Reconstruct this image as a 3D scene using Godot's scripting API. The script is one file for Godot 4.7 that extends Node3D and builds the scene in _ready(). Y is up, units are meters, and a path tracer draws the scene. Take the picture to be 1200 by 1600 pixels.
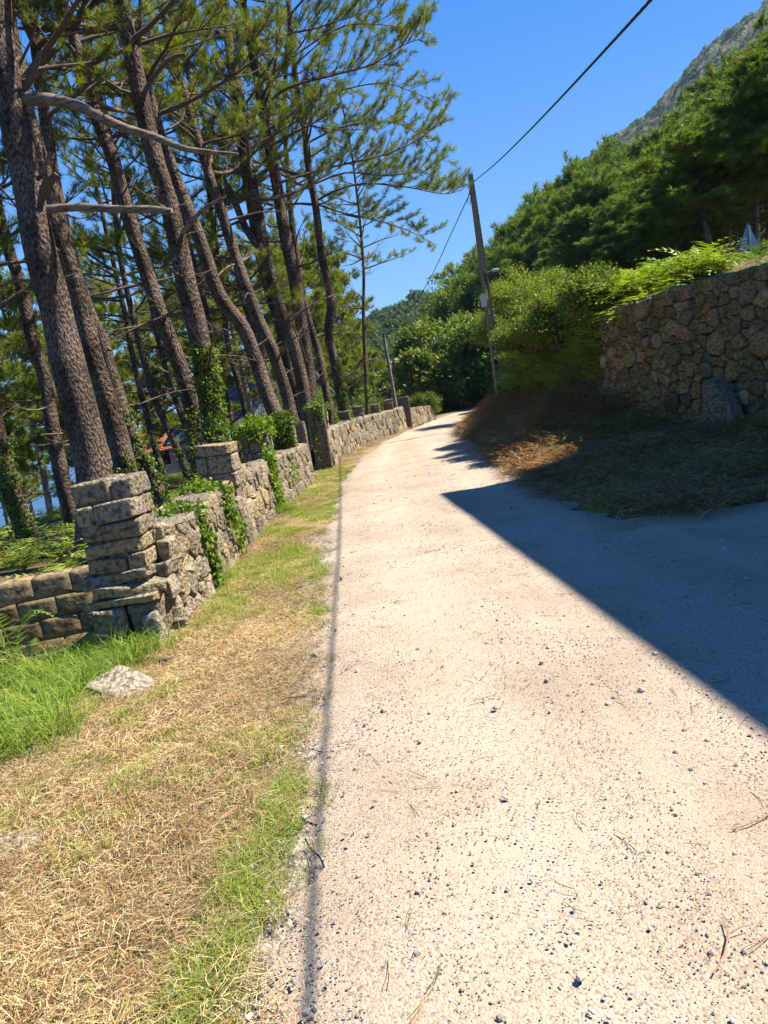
extends Node3D
# A gravel lane between a pine grove behind a ruined stone wall and a shaded bank with a dry-stone wall.

const FOCAL := 1150.0
const EYE := Vector3(0, 1.6, 0)
const PITCH := -8.7
const ROLL := 9.5
var c_fwd: Vector3
var c_right: Vector3
var c_up: Vector3
var rng := RandomNumberGenerator.new()
var nz := FastNoiseLite.new()
var nz2 := FastNoiseLite.new()
var used := {}
var M := {}
var T := {}

# ---------------------------------------------------------------- mesh buffer
class Buf:
	var v := PackedVector3Array()
	var n := PackedVector3Array()
	var c := PackedColorArray()
	var uv := PackedVector2Array()
	var i := PackedInt32Array()
	func tri(a: Vector3, b: Vector3, d: Vector3, col := Color.WHITE) -> void:
		var k := v.size()
		v.push_back(a); v.push_back(b); v.push_back(d)
		c.push_back(col); c.push_back(col); c.push_back(col)
		i.push_back(k); i.push_back(k + 1); i.push_back(k + 2)
	func quad(a: Vector3, b: Vector3, d: Vector3, e: Vector3, col := Color.WHITE) -> void:
		var k := v.size()
		v.push_back(a); v.push_back(b); v.push_back(d); v.push_back(e)
		c.push_back(col); c.push_back(col); c.push_back(col); c.push_back(col)
		i.push_back(k); i.push_back(k + 1); i.push_back(k + 2)
		i.push_back(k); i.push_back(k + 2); i.push_back(k + 3)
	func normals() -> void:
		n.resize(v.size())
		n.fill(Vector3.ZERO)
		for t in range(0, i.size(), 3):
			var a := i[t]
			var b := i[t + 1]
			var d := i[t + 2]
			var x := (v[d] - v[a]).cross(v[b] - v[a])
			n[a] += x
			n[b] += x
			n[d] += x
		for t in n.size():
			n[t] = n[t].normalized()
	func soup() -> Buf:
		var o := Buf.new()
		for k in i:
			o.v.push_back(v[k])
			o.c.push_back(c[k])
		return o
	func add_surface(out: ArrayMesh, m: Material) -> void:
		var a := []
		a.resize(Mesh.ARRAY_MAX)
		a[Mesh.ARRAY_VERTEX] = v
		if n.size() == v.size(): a[Mesh.ARRAY_NORMAL] = n
		if c.size() == v.size(): a[Mesh.ARRAY_COLOR] = c
		if i.size(): a[Mesh.ARRAY_INDEX] = i
		out.add_surface_from_arrays(Mesh.PRIMITIVE_TRIANGLES, a)
		out.surface_set_material(out.get_surface_count() - 1, m)
	func mesh(m: Material) -> ArrayMesh:
		var a := []
		a.resize(Mesh.ARRAY_MAX)
		a[Mesh.ARRAY_VERTEX] = v
		if n.size() == v.size():
			a[Mesh.ARRAY_NORMAL] = n
		if c.size() == v.size():
			a[Mesh.ARRAY_COLOR] = c
		if uv.size() == v.size():
			a[Mesh.ARRAY_TEX_UV] = uv
		if i.size(): a[Mesh.ARRAY_INDEX] = i
		var out := ArrayMesh.new()
		out.add_surface_from_arrays(Mesh.PRIMITIVE_TRIANGLES, a)
		out.surface_set_material(0, m)
		return out

# ---------------------------------------------------------------- scene helpers
func numbered(called: String) -> String:
	var k: int = used.get(called, 0)
	used[called] = k + 1
	return called if k == 0 else "%s_%03d" % [called, k]

func thing(called: String, label: String, category: String, where := Vector3.ZERO, group := "") -> Node3D:
	var o := Node3D.new()
	o.name = numbered(called)
	add_child(o)
	o.position = where
	tag(o, label, category, group)
	return o

func tag(o: Node, label: String, category: String, group := "", kind := "") -> void:
	if label: o.set_meta("label", label)
	if category: o.set_meta("category", category)
	if group: o.set_meta("group", group)
	if kind: o.set_meta("kind", kind)

func put(called: String, mesh: Mesh, parent: Node = null, where := Vector3.ZERO) -> MeshInstance3D:
	var o := MeshInstance3D.new()
	o.mesh = mesh
	if parent == null:
		o.name = numbered(called)
		add_child(o)
	else:
		o.name = called
		parent.add_child(o, true)
	o.position = where
	return o

func scatter(called: String, mesh: Mesh, xf: Array[Transform3D], cols: PackedColorArray, parent: Node = null) -> MultiMeshInstance3D:
	var mm := MultiMesh.new()
	mm.transform_format = MultiMesh.TRANSFORM_3D
	mm.use_colors = true
	mm.mesh = mesh
	mm.instance_count = xf.size()
	for k in xf.size():
		mm.set_instance_transform(k, xf[k])
		mm.set_instance_color(k, cols[k])
	var o := MultiMeshInstance3D.new()
	o.multimesh = mm
	if parent == null:
		o.name = numbered(called)
		add_child(o)
	else:
		o.name = called
		parent.add_child(o, true)
	return o

# copies of a small shape joined into one mesh: each gets one of a dozen tints between lo and hi
func joined(proto: Buf, xf: Array[Transform3D], lo: Color, hi: Color, odd := Color(0, 0, 0, 0), odd_share := 0.0) -> Buf:
	var tints := []
	for k in 13:
		var t := lo.lerp(hi, k / 11.0) if k < 12 else odd
		var a := PackedColorArray()
		for c in proto.c: a.push_back(Color(c.r * t.r, c.g * t.g, c.b * t.b))
		tints.append(a)
	var b := Buf.new()
	for x in xf:
		b.v.append_array(x * proto.v)
		b.c.append_array(tints[12 if rng.randf() < odd_share else rng.randi() % 12])
	tris += b.v.size() / 3
	return b

var tris := 0

func ray(px: float, py: float) -> Vector3:
	return c_fwd * FOCAL + c_right * (px - 600.0) + c_up * (800.0 - py)

# the point seen at that pixel of the 1200 x 1600 photograph on the upright plane that many metres ahead
func at(px: float, py: float, depth: float) -> Vector3:
	var d := ray(px, py)
	return EYE + d * (depth / -d.z)

# the point of the level ground of that height seen at that pixel
func on_level(px: float, py: float, h := 0.0) -> Vector3:
	var d := ray(px, py)
	return EYE + d * ((h - EYE.y) / d.y)

func rr(a: float, b: float) -> float:
	return rng.randf_range(a, b)

func rdir() -> Vector3:
	var y := rr(-1, 1)
	var a := rr(0, TAU)
	var s := sqrt(1 - y * y)
	return Vector3(cos(a) * s, y, sin(a) * s)

func lut(t: Array, z: float) -> float:
	if z >= t[0][0]: return t[0][1]
	for k in range(1, t.size()):
		if z >= t[k][0]:
			var f: float = (t[k - 1][0] - z) / (t[k - 1][0] - t[k][0])
			return lerpf(t[k - 1][1], t[k][1], f)
	return t[-1][1]

func basis_along(d: Vector3, turn := 0.0) -> Basis:
	var y := d.normalized()
	var h := Vector3.RIGHT if absf(y.x) < 0.8 else Vector3.BACK
	var x := h.cross(y).normalized()
	var z := x.cross(y)
	return Basis(x, y, z).rotated(y, turn)

func col(r: float, g: float, b: float) -> Color:   # linear value to what a material takes
	return Color(r, g, b).linear_to_srgb()

# ---------------------------------------------------------------- the lie of the land
const XL := [[30.0, -0.52], [-3.0, -0.54], [-5.0, -0.62], [-9.0, -0.76], [-13.0, -0.78], [-17.0, -0.75], [-22.0, -0.3], [-27.7, 0.44], [-34.0, 1.9], [-40.5, 3.6], [-46.0, 5.6], [-52.0, 8.5], [-57.0, 13.0], [-60.0, 20.0], [-62.0, 28.0], [-64.0, 45.0]]
const XR := [[30.0, 2.5], [-6.8, 2.4], [-8.5, 2.23], [-12.0, 2.32], [-18.0, 2.7], [-24.0, 2.95], [-30.0, 3.9], [-36.0, 5.1], [-42.0, 6.7], [-46.0, 8.6], [-50.0, 12.0], [-53.0, 18.0], [-55.0, 26.0], [-58.0, 45.0]]
const XW := [[-6.0, 6.2], [-8.0, 5.7], [-9.8, 5.25], [-13.6, 4.33], [-16.0, 4.15], [-24.0, 4.5], [-30.0, 5.8], [-36.0, 7.2], [-42.0, 8.9], [-46.0, 11.0], [-50.0, 15.0], [-53.0, 21.0], [-55.0, 30.0], [-58.0, 48.0]]

func land(x: float, z: float) -> float:
	var h := 0.0
	var le := lut(XL, z)
	var d := le - 1.5 - x
	if d > 0:
		h -= maxf(0.0, d - 6.0) * 0.15 + 0.12 * smoothstep(0.0, 3.0, d)
		h += nz.get_noise_2d(x * 2.2, z * 2.2) * 0.25 * smoothstep(0.5, 3.0, d)
	elif d > -1.5:
		h += 0.05 * smoothstep(0.0, 0.5, le - x) + nz.get_noise_2d(x * 12, z * 12) * 0.03 * smoothstep(0.0, 0.3, le - x)
	var re := lut(XR, z)
	var r := x - re
	if r > 0 and z < -6.6:
		var k := smoothstep(-6.7, -8.8, z)
		var xw := lut(XW, z)
		var base := lerpf(0.40, 0.95, smoothstep(-11.0, -14.0, z))
		var hb := 0.0
		var wall := smoothstep(-14.2, -12.8, z)
		if x < xw:
			hb = base * pow(r / (xw - re), 0.85)
		else:
			hb = lerpf(base, lerpf(2.7, 2.2, wall), smoothstep(-0.05, lerpf(0.7, 0.45, wall), x - xw))
			var up := x - xw - 1.0
			if up > 0:
				hb += 0.13 * up + maxf(0.0, up - 18.0) * 0.16
		hb += nz.get_noise_2d(x * 5, z * 5) * 0.16 * smoothstep(0.1, 1.2, r)
		hb += nz2.get_noise_2d(x * 22, z * 22) * 0.05 * smoothstep(0.05, 0.5, r)
		h += hb * k
	if z < -56:
		h += (-z - 56.0) * 0.07 * smoothstep(-6.0, 8.0, x)
	return maxf(h, -17.0)

# ---------------------------------------------------------------- textures and materials
func noise_tex(kind: int, freq: float, stops: Array, size := 512, octaves := 4, ret := -1, seed_ := 3, jitter := 1.0, normal := false) -> NoiseTexture2D:
	var f := FastNoiseLite.new()
	f.noise_type = kind
	f.frequency = freq
	f.fractal_octaves = octaves
	f.seed = seed_
	if kind == FastNoiseLite.TYPE_CELLULAR:
		f.cellular_return_type = ret
		f.cellular_jitter = jitter
		f.fractal_type = FastNoiseLite.FRACTAL_NONE
	var t := NoiseTexture2D.new()
	t.width = size
	t.height = size
	t.seamless = true
	t.noise = f
	if stops.size():
		var g := Gradient.new()
		var offs := PackedFloat32Array()
		var cs := PackedColorArray()
		for s in stops:
			offs.push_back(s[0])
			cs.push_back(s[1])
		g.offsets = offs
		g.colors = cs
		t.color_ramp = g
	return t

func mat(called: String, c: Color, rough := 0.9, k := 0.62) -> StandardMaterial3D:
	var m := StandardMaterial3D.new()
	m.resource_name = called
	var l := c.srgb_to_linear()
	m.albedo_color = Color(l.r * k, l.g * k, l.b * k).linear_to_srgb()
	m.roughness = rough
	m.metallic_specular = 0.3
	M[called] = m
	return m

func tri_map(m: StandardMaterial3D, tex: Texture2D, scale: Vector3, world := true, bump: Texture2D = null, bump_cm := 1.0, over: Texture2D = null, over_scale := 0.3) -> void:
	m.albedo_texture = tex
	m.uv1_triplanar = true
	m.uv1_world_triplanar = world
	m.uv1_scale = scale
	if bump:
		m.heightmap_enabled = true
		m.heightmap_texture = bump
		m.heightmap_scale = bump_cm
	if over:
		m.detail_enabled = true
		m.detail_albedo = over
		m.detail_blend_mode = BaseMaterial3D.BLEND_MODE_MUL
		m.detail_uv_layer = BaseMaterial3D.DETAIL_UV_2
		m.uv2_triplanar = true
		m.uv2_world_triplanar = world
		m.uv2_scale = Vector3.ONE * over_scale

func make_materials() -> void:
	var S := FastNoiseLite.TYPE_SIMPLEX_SMOOTH
	var C := FastNoiseLite.TYPE_CELLULAR
	T.grain = noise_tex(C, 0.22, [[0.0, Color(0.62, 0.57, 0.52)], [0.08, Color(0.80, 0.74, 0.67)], [0.3, Color(0.88, 0.81, 0.72)], [0.6, Color(0.93, 0.87, 0.78)], [0.85, Color(0.91, 0.84, 0.76)], [0.93, Color(0.97, 0.95, 0.91)], [1.0, Color(0.66, 0.60, 0.56)]], 1024, 1, FastNoiseLite.RETURN_CELL_VALUE)
	T.grain_h = noise_tex(C, 0.22, [], 1024, 1, FastNoiseLite.RETURN_DISTANCE)
	T.patch = noise_tex(S, 0.006, [[0.2, Color(0.93, 0.92, 0.90)], [0.5, Color(0.98, 0.98, 0.97)], [0.8, Color(1.0, 1.0, 1.0)]], 512, 6)
	T.soil = noise_tex(S, 0.02, [[0.2, Color(0.55, 0.55, 0.55)], [0.45, Color(0.8, 0.8, 0.78)], [0.6, Color(0.95, 0.93, 0.9)], [0.8, Color(1.0, 1.0, 1.0)]], 512, 6)
	T.rough_h = noise_tex(S, 0.02, [], 512, 6)
	T.lichen = noise_tex(S, 0.016, [[0.15, Color(0.50, 0.48, 0.44)], [0.33, Color(0.74, 0.71, 0.66)], [0.5, Color(0.90, 0.88, 0.84)], [0.66, Color(1.0, 0.98, 0.94)], [0.8, Color(0.84, 0.83, 0.78)], [0.95, Color(1, 1, 0.98)]], 512, 6, -1, 11)
	T.speck = noise_tex(S, 0.05, [[0.25, Color(0.72, 0.71, 0.70)], [0.5, Color(0.95, 0.95, 0.95)], [0.8, Color(1, 1, 1)]], 512, 4, -1, 21)
	T.plates = noise_tex(C, 0.03, [], 512, 1, FastNoiseLite.RETURN_DISTANCE2_SUB, 5, 0.9)
	T.bark = noise_tex(S, 0.035, [[0.22, Color(0.38, 0.33, 0.30)], [0.4, Color(0.66, 0.60, 0.56)], [0.55, Color(0.88, 0.83, 0.79)], [0.8, Color(1, 0.98, 0.95)]], 512, 5, -1, 51)
	T.bark_h = noise_tex(S, 0.035, [], 512, 5, -1, 51)
	T.bark_big = noise_tex(S, 0.012, [[0.2, Color(0.66, 0.63, 0.60)], [0.5, Color(0.95, 0.92, 0.89)], [0.8, Color(1, 1, 1)]], 256, 5, -1, 31)
	T.wood = noise_tex(S, 0.03, [[0.2, Color(0.55, 0.5, 0.46)], [0.5, Color(0.9, 0.86, 0.82)], [0.8, Color(1, 1, 1)]], 256, 5, -1, 41)

	var m := mat("gravel", Color.WHITE, 0.95)
	m.vertex_color_use_as_albedo = true
	tri_map(m, T.grain, Vector3.ONE * 0.62, true, T.grain_h, -0.35, T.patch, 0.22)
	m = mat("earth", Color.WHITE, 1.0)
	m.vertex_color_use_as_albedo = true
	tri_map(m, T.soil, Vector3.ONE * 1.3, true, T.rough_h, 2.5, T.patch, 0.17)
	m = mat("stone", Color.WHITE, 0.92)
	m.vertex_color_use_as_albedo = true
	tri_map(m, T.lichen, Vector3.ONE * 1.7, true, T.rough_h, 2.8, T.speck, 5.0)
	m = mat("fieldstone", Color.WHITE, 0.9, 1.0)
	m.vertex_color_use_as_albedo = true
	tri_map(m, T.soil, Vector3.ONE * 1.5, true, T.rough_h, 2.0, T.speck, 3.0)
	m = mat("mortar", col(0.36, 0.30, 0.22), 1.0)
	tri_map(m, T.soil, Vector3.ONE * 2.0, true, T.rough_h, 2.0)
	m = mat("block", Color.WHITE, 0.95)
	m.vertex_color_use_as_albedo = true
	tri_map(m, T.lichen, Vector3.ONE * 1.1, true, T.rough_h, 0.8, T.speck, 4.0)
	m = mat("bark", col(0.235, 0.205, 0.182), 0.95, 1.0)
	tri_map(m, T.bark, Vector3(1.5, 0.6, 1.5), false, T.bark_h, 6.0, T.bark_big, 0.5)
	m = mat("bark_far", col(0.235, 0.205, 0.182), 0.95, 1.0)
	tri_map(m, T.bark_big, Vector3(1.6, 0.6, 1.6), false)
	m = mat("twig", col(0.17, 0.135, 0.11), 0.95, 0.85)
	tri_map(m, T.wood, Vector3(6, 2, 6), false)
	m = mat("dead_wood", col(0.34, 0.28, 0.225), 0.85)
	tri_map(m, T.wood, Vector3(0.45, 2.4, 2.4), false, T.rough_h, 0.6)
	m = mat("needle", Color.WHITE, 0.55, 1.0)
	m.vertex_color_use_as_albedo = true
	m.backlight_enabled = true
	m.backlight = Color(0.8, 0.85, 0.4)
	m = mat("leaf", Color.WHITE, 0.5, 1.0)
	m.vertex_color_use_as_albedo = true
	m.backlight_enabled = true
	m.backlight = Color(0.85, 0.9, 0.4)
	m = mat("straw", Color.WHITE, 0.8)
	m.vertex_color_use_as_albedo = true
	m = mat("pebble", Color.WHITE, 0.9)
	m.vertex_color_use_as_albedo = true
	m = mat("concrete", col(0.42, 0.355, 0.285), 0.9, 0.8)
	tri_map(m, T.lichen, Vector3.ONE * 1.2, true, T.rough_h, 0.4, T.speck, 3.0)
	m = mat("red_twig", col(0.34, 0.17, 0.10), 0.9, 1.0)
	m = mat("cable", col(0.02, 0.018, 0.03), 0.5)
	m = mat("white_box", col(0.75, 0.75, 0.74), 0.4)
	m = mat("grey_metal", col(0.22, 0.31, 0.38), 0.5, 1.0)
	m.metallic = 0.2
	m = mat("plaster", col(0.62, 0.60, 0.55), 0.9)
	tri_map(m, T.patch, Vector3.ONE * 0.5, true)
	m = mat("roof_tile", col(0.50, 0.17, 0.075), 0.9)
	tri_map(m, T.soil, Vector3.ONE * 0.8, true)
	m = mat("slate", col(0.22, 0.27, 0.33), 0.6)
	tri_map(m, T.soil, Vector3.ONE * 0.6, true)
	m = mat("pane", col(0.03, 0.04, 0.05), 0.1)
	m = mat("sea", col(0.01, 0.05, 0.13), 0.18)
	m.heightmap_enabled = true
	m.heightmap_texture = T.rough_h
	m.heightmap_scale = 20.0
	m.uv1_triplanar = true
	m.uv1_world_triplanar = true
	m.uv1_scale = Vector3.ONE * 0.05
	m = mat("hill", Color.WHITE, 1.0)
	m.vertex_color_use_as_albedo = true
	tri_map(m, T.soil, Vector3.ONE * 0.03, true, T.rough_h, 150.0)

# ---------------------------------------------------------------- shapes
func tube(b: Buf, pts: PackedVector3Array, rad: PackedFloat32Array, sides: int, wob := 0.0, cap := false) -> void:
	var k0 := b.v.size()
	var n := pts.size()
	var tn := (pts[1] - pts[0]).normalized()
	var x := (Vector3.RIGHT if absf(tn.x) < 0.8 else Vector3.BACK)
	x = (x - tn * x.dot(tn)).normalized()
	var sg := rng.randf() * 50.0
	for a in n:
		var t2 := (pts[mini(a + 1, n - 1)] - pts[maxi(a - 1, 0)]).normalized()
		x = (x - t2 * x.dot(t2)).normalized()
		var y := t2.cross(x)
		for s in sides:
			var ang := TAU * s / sides
			var o := x * cos(ang) + y * sin(ang)
			var r := rad[a]
			if wob > 0.0:
				r *= 1.0 + wob * nz2.get_noise_3d(o.x * 25 + sg + pts[a].x * 30.0, o.y * 25 + pts[a].y * 18.0, o.z * 25 + pts[a].z * 18.0)
			b.v.push_back(pts[a] + o * r)
			b.n.push_back(o)
			b.c.push_back(Color.WHITE)
	for a in n - 1:
		for s in sides:
			var p := k0 + a * sides + s
			var q := k0 + a * sides + (s + 1) % sides
			b.i.append_array([p, p + sides, q, q, p + sides, q + sides])
	if cap:
		var m := b.v.size()
		b.v.push_back(pts[n - 1])
		b.n.push_back(tn)
		b.c.push_back(Color.WHITE)
		for s in sides:
			b.i.append_array([k0 + (n - 1) * sides + s, m, k0 + (n - 1) * sides + (s + 1) % sides])

func smooth_path(p: PackedVector3Array, per := 4) -> PackedVector3Array:
	var out := PackedVector3Array()
	for k in p.size() - 1:
		for s in per:
			out.push_back(p[k].cubic_interpolate(p[k + 1], p[maxi(k - 1, 0)], p[mini(k + 2, p.size() - 1)], float(s) / per))
	out.push_back(p[p.size() - 1])
	return out

# an uneven block with worn edges: a subdivided box, rounded, with bumps
func block_mesh(size: Vector3, round_: float, bump: float, c: Color, m: Material, seg := 3, sd := 0.0) -> ArrayMesh:
	var b := Buf.new()
	var dirs := [[Vector3.RIGHT, Vector3.UP, Vector3.BACK], [Vector3.LEFT, Vector3.UP, Vector3.FORWARD], [Vector3.UP, Vector3.BACK, Vector3.RIGHT], [Vector3.DOWN, Vector3.FORWARD, Vector3.RIGHT], [Vector3.BACK, Vector3.RIGHT, Vector3.UP], [Vector3.FORWARD, Vector3.LEFT, Vector3.UP]]
	var ids := {}
	var o3 := Vector3(sd * 3.7, sd * 1.3, sd * 2.9)
	for d in dirs:
		var nn: Vector3 = d[0]
		var uu: Vector3 = d[1]
		var vv: Vector3 = d[2]
		if uu.cross(vv).dot(nn) < 0:
			var t := uu
			uu = vv
			vv = t
		var grid := []
		for a in seg + 1:
			for e in seg + 1:
				var fa := 2.0 * a / seg - 1.0
				var fe := 2.0 * e / seg - 1.0
				if seg >= 3:   # crowd the cuts towards the edges
					fa = signf(fa) * pow(absf(fa), 0.55)
					fe = signf(fe) * pow(absf(fe), 0.55)
				var q: Vector3 = nn + uu * fa + vv * fe
				var key := Vector3i((q * 1000).round())
				if not ids.has(key):
					var p := q * size * 0.5
					var inner := (size * 0.5 - Vector3.ONE * round_).max(Vector3.ZERO)
					var cl := p.clamp(-inner, inner)
					var off := p - cl
					if off.length() > round_:
						p = cl + off.normalized() * round_
					var w := p * 9.0 + o3
					p += Vector3(nz2.get_noise_3dv(w * 4), nz2.get_noise_3dv(w * 4 + Vector3(31, 0, 0)), nz2.get_noise_3dv(w * 4 + Vector3(0, 57, 0))) * bump
					ids[key] = b.v.size()
					b.v.push_back(p)
					b.c.push_back(c)
				grid.push_back(ids[key])
		for a in seg:
			for e in seg:
				var p0: int = grid[a * (seg + 1) + e]
				var p1: int = grid[(a + 1) * (seg + 1) + e]
				var p2: int = grid[a * (seg + 1) + e + 1]
				var p3: int = grid[(a + 1) * (seg + 1) + e + 1]
				b.i.append_array([p0, p2, p1, p1, p2, p3])
	b.normals()
	return b.mesh(m)

func box(b: Buf, lo: Vector3, hi: Vector3) -> void:
	var p := func(x, y, z): return Vector3(hi.x if x else lo.x, hi.y if y else lo.y, hi.z if z else lo.z)
	var c := [p.call(0, 0, 0), p.call(1, 0, 0), p.call(1, 1, 0), p.call(0, 1, 0), p.call(0, 0, 1), p.call(1, 0, 1), p.call(1, 1, 1), p.call(0, 1, 1)]
	for f in [[4, 7, 6, 5], [1, 2, 3, 0], [5, 6, 2, 1], [0, 3, 7, 4], [7, 3, 2, 6], [0, 4, 5, 1]]:
		b.quad(c[f[0]], c[f[1]], c[f[2]], c[f[3]])

# irregular stones filling a rectangle W x H: cells of a power diagram, biggest first
func stone_cells(W: float, H: float, sizes: Array, squash := 1.0) -> Array:
	var sx := W / squash
	var pts := PackedVector2Array()
	var rads := PackedFloat32Array()
	for s in sizes:
		for k in int(s[1]):
			var p := Vector2(rr(0, sx), rr(0, H))
			var r: float = rr(s[0] * 0.85, s[0] * 1.15)
			var ok := true
			for j in pts.size():
				if p.distance_squared_to(pts[j]) < pow((r + rads[j]) * 0.9, 2.0):
					ok = false
					break
			if ok:
				pts.push_back(p)
				rads.push_back(r)
	var out := []
	for a in pts.size():
		var poly := PackedVector2Array([Vector2(0, 0), Vector2(sx, 0), Vector2(sx, H), Vector2(0, H)])
		for e in pts.size():
			if e == a: continue
			var d := pts[e] - pts[a]
			var l2 := d.length_squared()
			if l2 > 1.6: continue
			var off := (l2 + (rads[a] * rads[a] - rads[e] * rads[e]) * 0.55) * 0.5   # keep q where (q - pa).d < off
			var np := PackedVector2Array()
			var cnt := poly.size()
			for k in cnt:
				var q0 := poly[k]
				var q1 := poly[(k + 1) % cnt]
				var s0 := (q0 - pts[a]).dot(d) - off
				var s1 := (q1 - pts[a]).dot(d) - off
				if s0 <= 0: np.push_back(q0)
				if (s0 < 0) != (s1 < 0):
					np.push_back(q0.lerp(q1, s0 / (s0 - s1)))
			poly = np
			if poly.size() < 3: break
		if poly.size() < 3: continue
		for k in poly.size():
			poly[k].x *= squash
		out.append({"poly": poly, "r": rads[a]})
	return out

# one stone from its outline: place(u, v, w) gives the point at u along, v up, w out
func stone_mesh(b: Buf, cell: Dictionary, gap: float, depth: float, bulge: float, lump: float, c: Color, place: Callable, cut := true) -> void:
	var poly: PackedVector2Array = cell.poly
	var mid := Vector2.ZERO
	for q in poly: mid += q
	mid /= poly.size()
	var sz := 0.0
	for q in poly: sz += q.distance_to(mid)
	sz /= poly.size()
	var shr := maxf(0.35, 1.0 - gap / maxf(sz, 0.001))
	# drop very short sides, then cut the corners
	var p2 := PackedVector2Array()
	for k in poly.size():
		if poly[k].distance_to(poly[(k + 1) % poly.size()]) > sz * 0.18: p2.push_back(poly[k])
	if p2.size() < 3: p2 = poly
	var p3 := PackedVector2Array()
	for k in p2.size():
		var a := p2[k]
		var e := p2[(k + 1) % p2.size()]
		if cut:
			p3.push_back(a.lerp(e, rr(0.03, 0.12)) + Vector2(rr(-1, 1), rr(-1, 1)) * sz * 0.05)
			p3.push_back(a.lerp(e, rr(0.88, 0.97)) + Vector2(rr(-1, 1), rr(-1, 1)) * sz * 0.05)
		else:
			p3.push_back(a)
	var n := p3.size()
	var k0 := b.v.size()
	var tilt := Vector2(rr(-1, 1), rr(-1, 1)) * bulge * 0.5 / maxf(sz, 0.02)
	var out_ := rr(-0.3, 0.6) * bulge
	var sd := rng.randf() * 90.0
	for ring in [[1.0, -depth], [1.0, -bulge * 0.5], [0.965, bulge * 0.45], [0.84, bulge * 0.92], [0.42, bulge]]:
		for q in p3:
			var r: Vector2 = (q - mid) * shr * ring[0]
			var w: float = ring[1]
			if w > -depth:
				w += out_ + tilt.dot(r) + lump * nz2.get_noise_3d((q.x + sd) * 60 * ring[0], q.y * 60 * ring[0], sd * 9 + ring[0] * 7)
			b.v.push_back(place.call(mid.x + r.x, mid.y + r.y, w))
			b.c.push_back(c)
	b.v.push_back(place.call(mid.x, mid.y, bulge + out_ + lump * rr(-0.5, 0.5)))
	b.c.push_back(c)
	for ring in 4:
		for s in n:
			var p := k0 + ring * n + s
			var q := k0 + ring * n + (s + 1) % n
			b.i.append_array([p, p + n, q, q, p + n, q + n])
	for s in n:
		b.i.append_array([k0 + 4 * n + s, k0 + 5 * n, k0 + 4 * n + (s + 1) % n])

func along(poly: PackedVector3Array, u: float) -> Array:
	var left := u
	for k in poly.size() - 1:
		var l := poly[k].distance_to(poly[k + 1])
		if left <= l or k == poly.size() - 2:
			return [poly[k] + (poly[k + 1] - poly[k]) * (left / l), (poly[k + 1] - poly[k]).normalized()]
		left -= l
	return [poly[0], Vector3.FORWARD]

func length_of(poly: PackedVector3Array) -> float:
	var s := 0.0
	for k in poly.size() - 1: s += poly[k].distance_to(poly[k + 1])
	return s

# ---------------------------------------------------------------- leaves, needles, blades (shared small meshes)
func tuft_mesh(needles: int, twig: float, len_: float, wid: float) -> Buf:
	var b := Buf.new()
	for k in needles:
		var t := pow(rng.randf(), 0.7)
		var a := rr(0, TAU)
		var spread := rr(0.45, 1.3) * (1.15 - 0.45 * t)
		var d := Vector3(cos(a) * sin(spread), cos(spread), sin(a) * sin(spread))
		var p := Vector3(0, twig * t, 0)
		var side := d.cross(rdir()).normalized() * wid * 0.5
		var l := len_ * rr(0.7, 1.1)
		var bend := Vector3(0, -l * 0.08, 0) + rdir() * l * 0.05
		var g := rr(0.8, 1.2)
		b.tri(p - side, p + side, p + d * l + bend, Color(g, g, g * rr(0.8, 1.1)))
	return b.soup()

func leaf_cluster(n: int, radius: float, l: float, w: float, flat := 0.4) -> Buf:
	var b := Buf.new()
	for k in n:
		var p := rdir() * radius * pow(rng.randf(), 0.45)
		var d := (rdir() + p.normalized() * 0.7).normalized()
		var up := (rdir() * (1.0 - flat) + Vector3.UP * flat).normalized()
		var s := d.cross(up).normalized()
		var nn := s.cross(d).normalized()
		var ll := l * rr(0.7, 1.2)
		var ww := w * rr(0.8, 1.15) * 0.5
		var g := rr(0.75, 1.25)
		var c := Color(g * rr(0.9, 1.15), g, g * 0.95)
		var mid := p + d * ll * 0.45 - nn * ww * 0.35
		b.tri(p, mid + s * ww + nn * ww * 0.35, p + d * ll, c)
		b.tri(p, p + d * ll, mid - s * ww + nn * ww * 0.35, c)
	return b.soup()

func grass_mesh(n: int, h: float, spread: float, wid: float, lean: float) -> ArrayMesh:
	var b := Buf.new()
	for k in n:
		var a := rr(0, TAU)
		var p := Vector3(cos(a), 0, sin(a)) * spread * sqrt(rng.randf())
		var a2 := rr(0, TAU)
		var d := Vector3(cos(a2), 0, sin(a2))
		var s := Vector3(-d.z, 0, d.x).rotated(Vector3.UP, rr(-0.8, 0.8)) * wid * 0.5
		var l := h * rr(0.5, 1.15)
		var ln := lean * rr(0.3, 1.4)
		var p1 := p + Vector3.UP * l * 0.5 + d * l * ln * 0.22
		var p2 := p + Vector3.UP * l * (0.95 - ln * 0.3) + d * l * ln * 0.8
		var g := rr(0.75, 1.25)
		var c := Color(g * rr(0.85, 1.2), g, g * 0.9)
		b.quad(p - s, p + s, p1 + s * 0.8, p1 - s * 0.8, c)
		b.tri(p1 - s * 0.8, p1 + s * 0.8, p2, c)
	return b.mesh(M.leaf)

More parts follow.
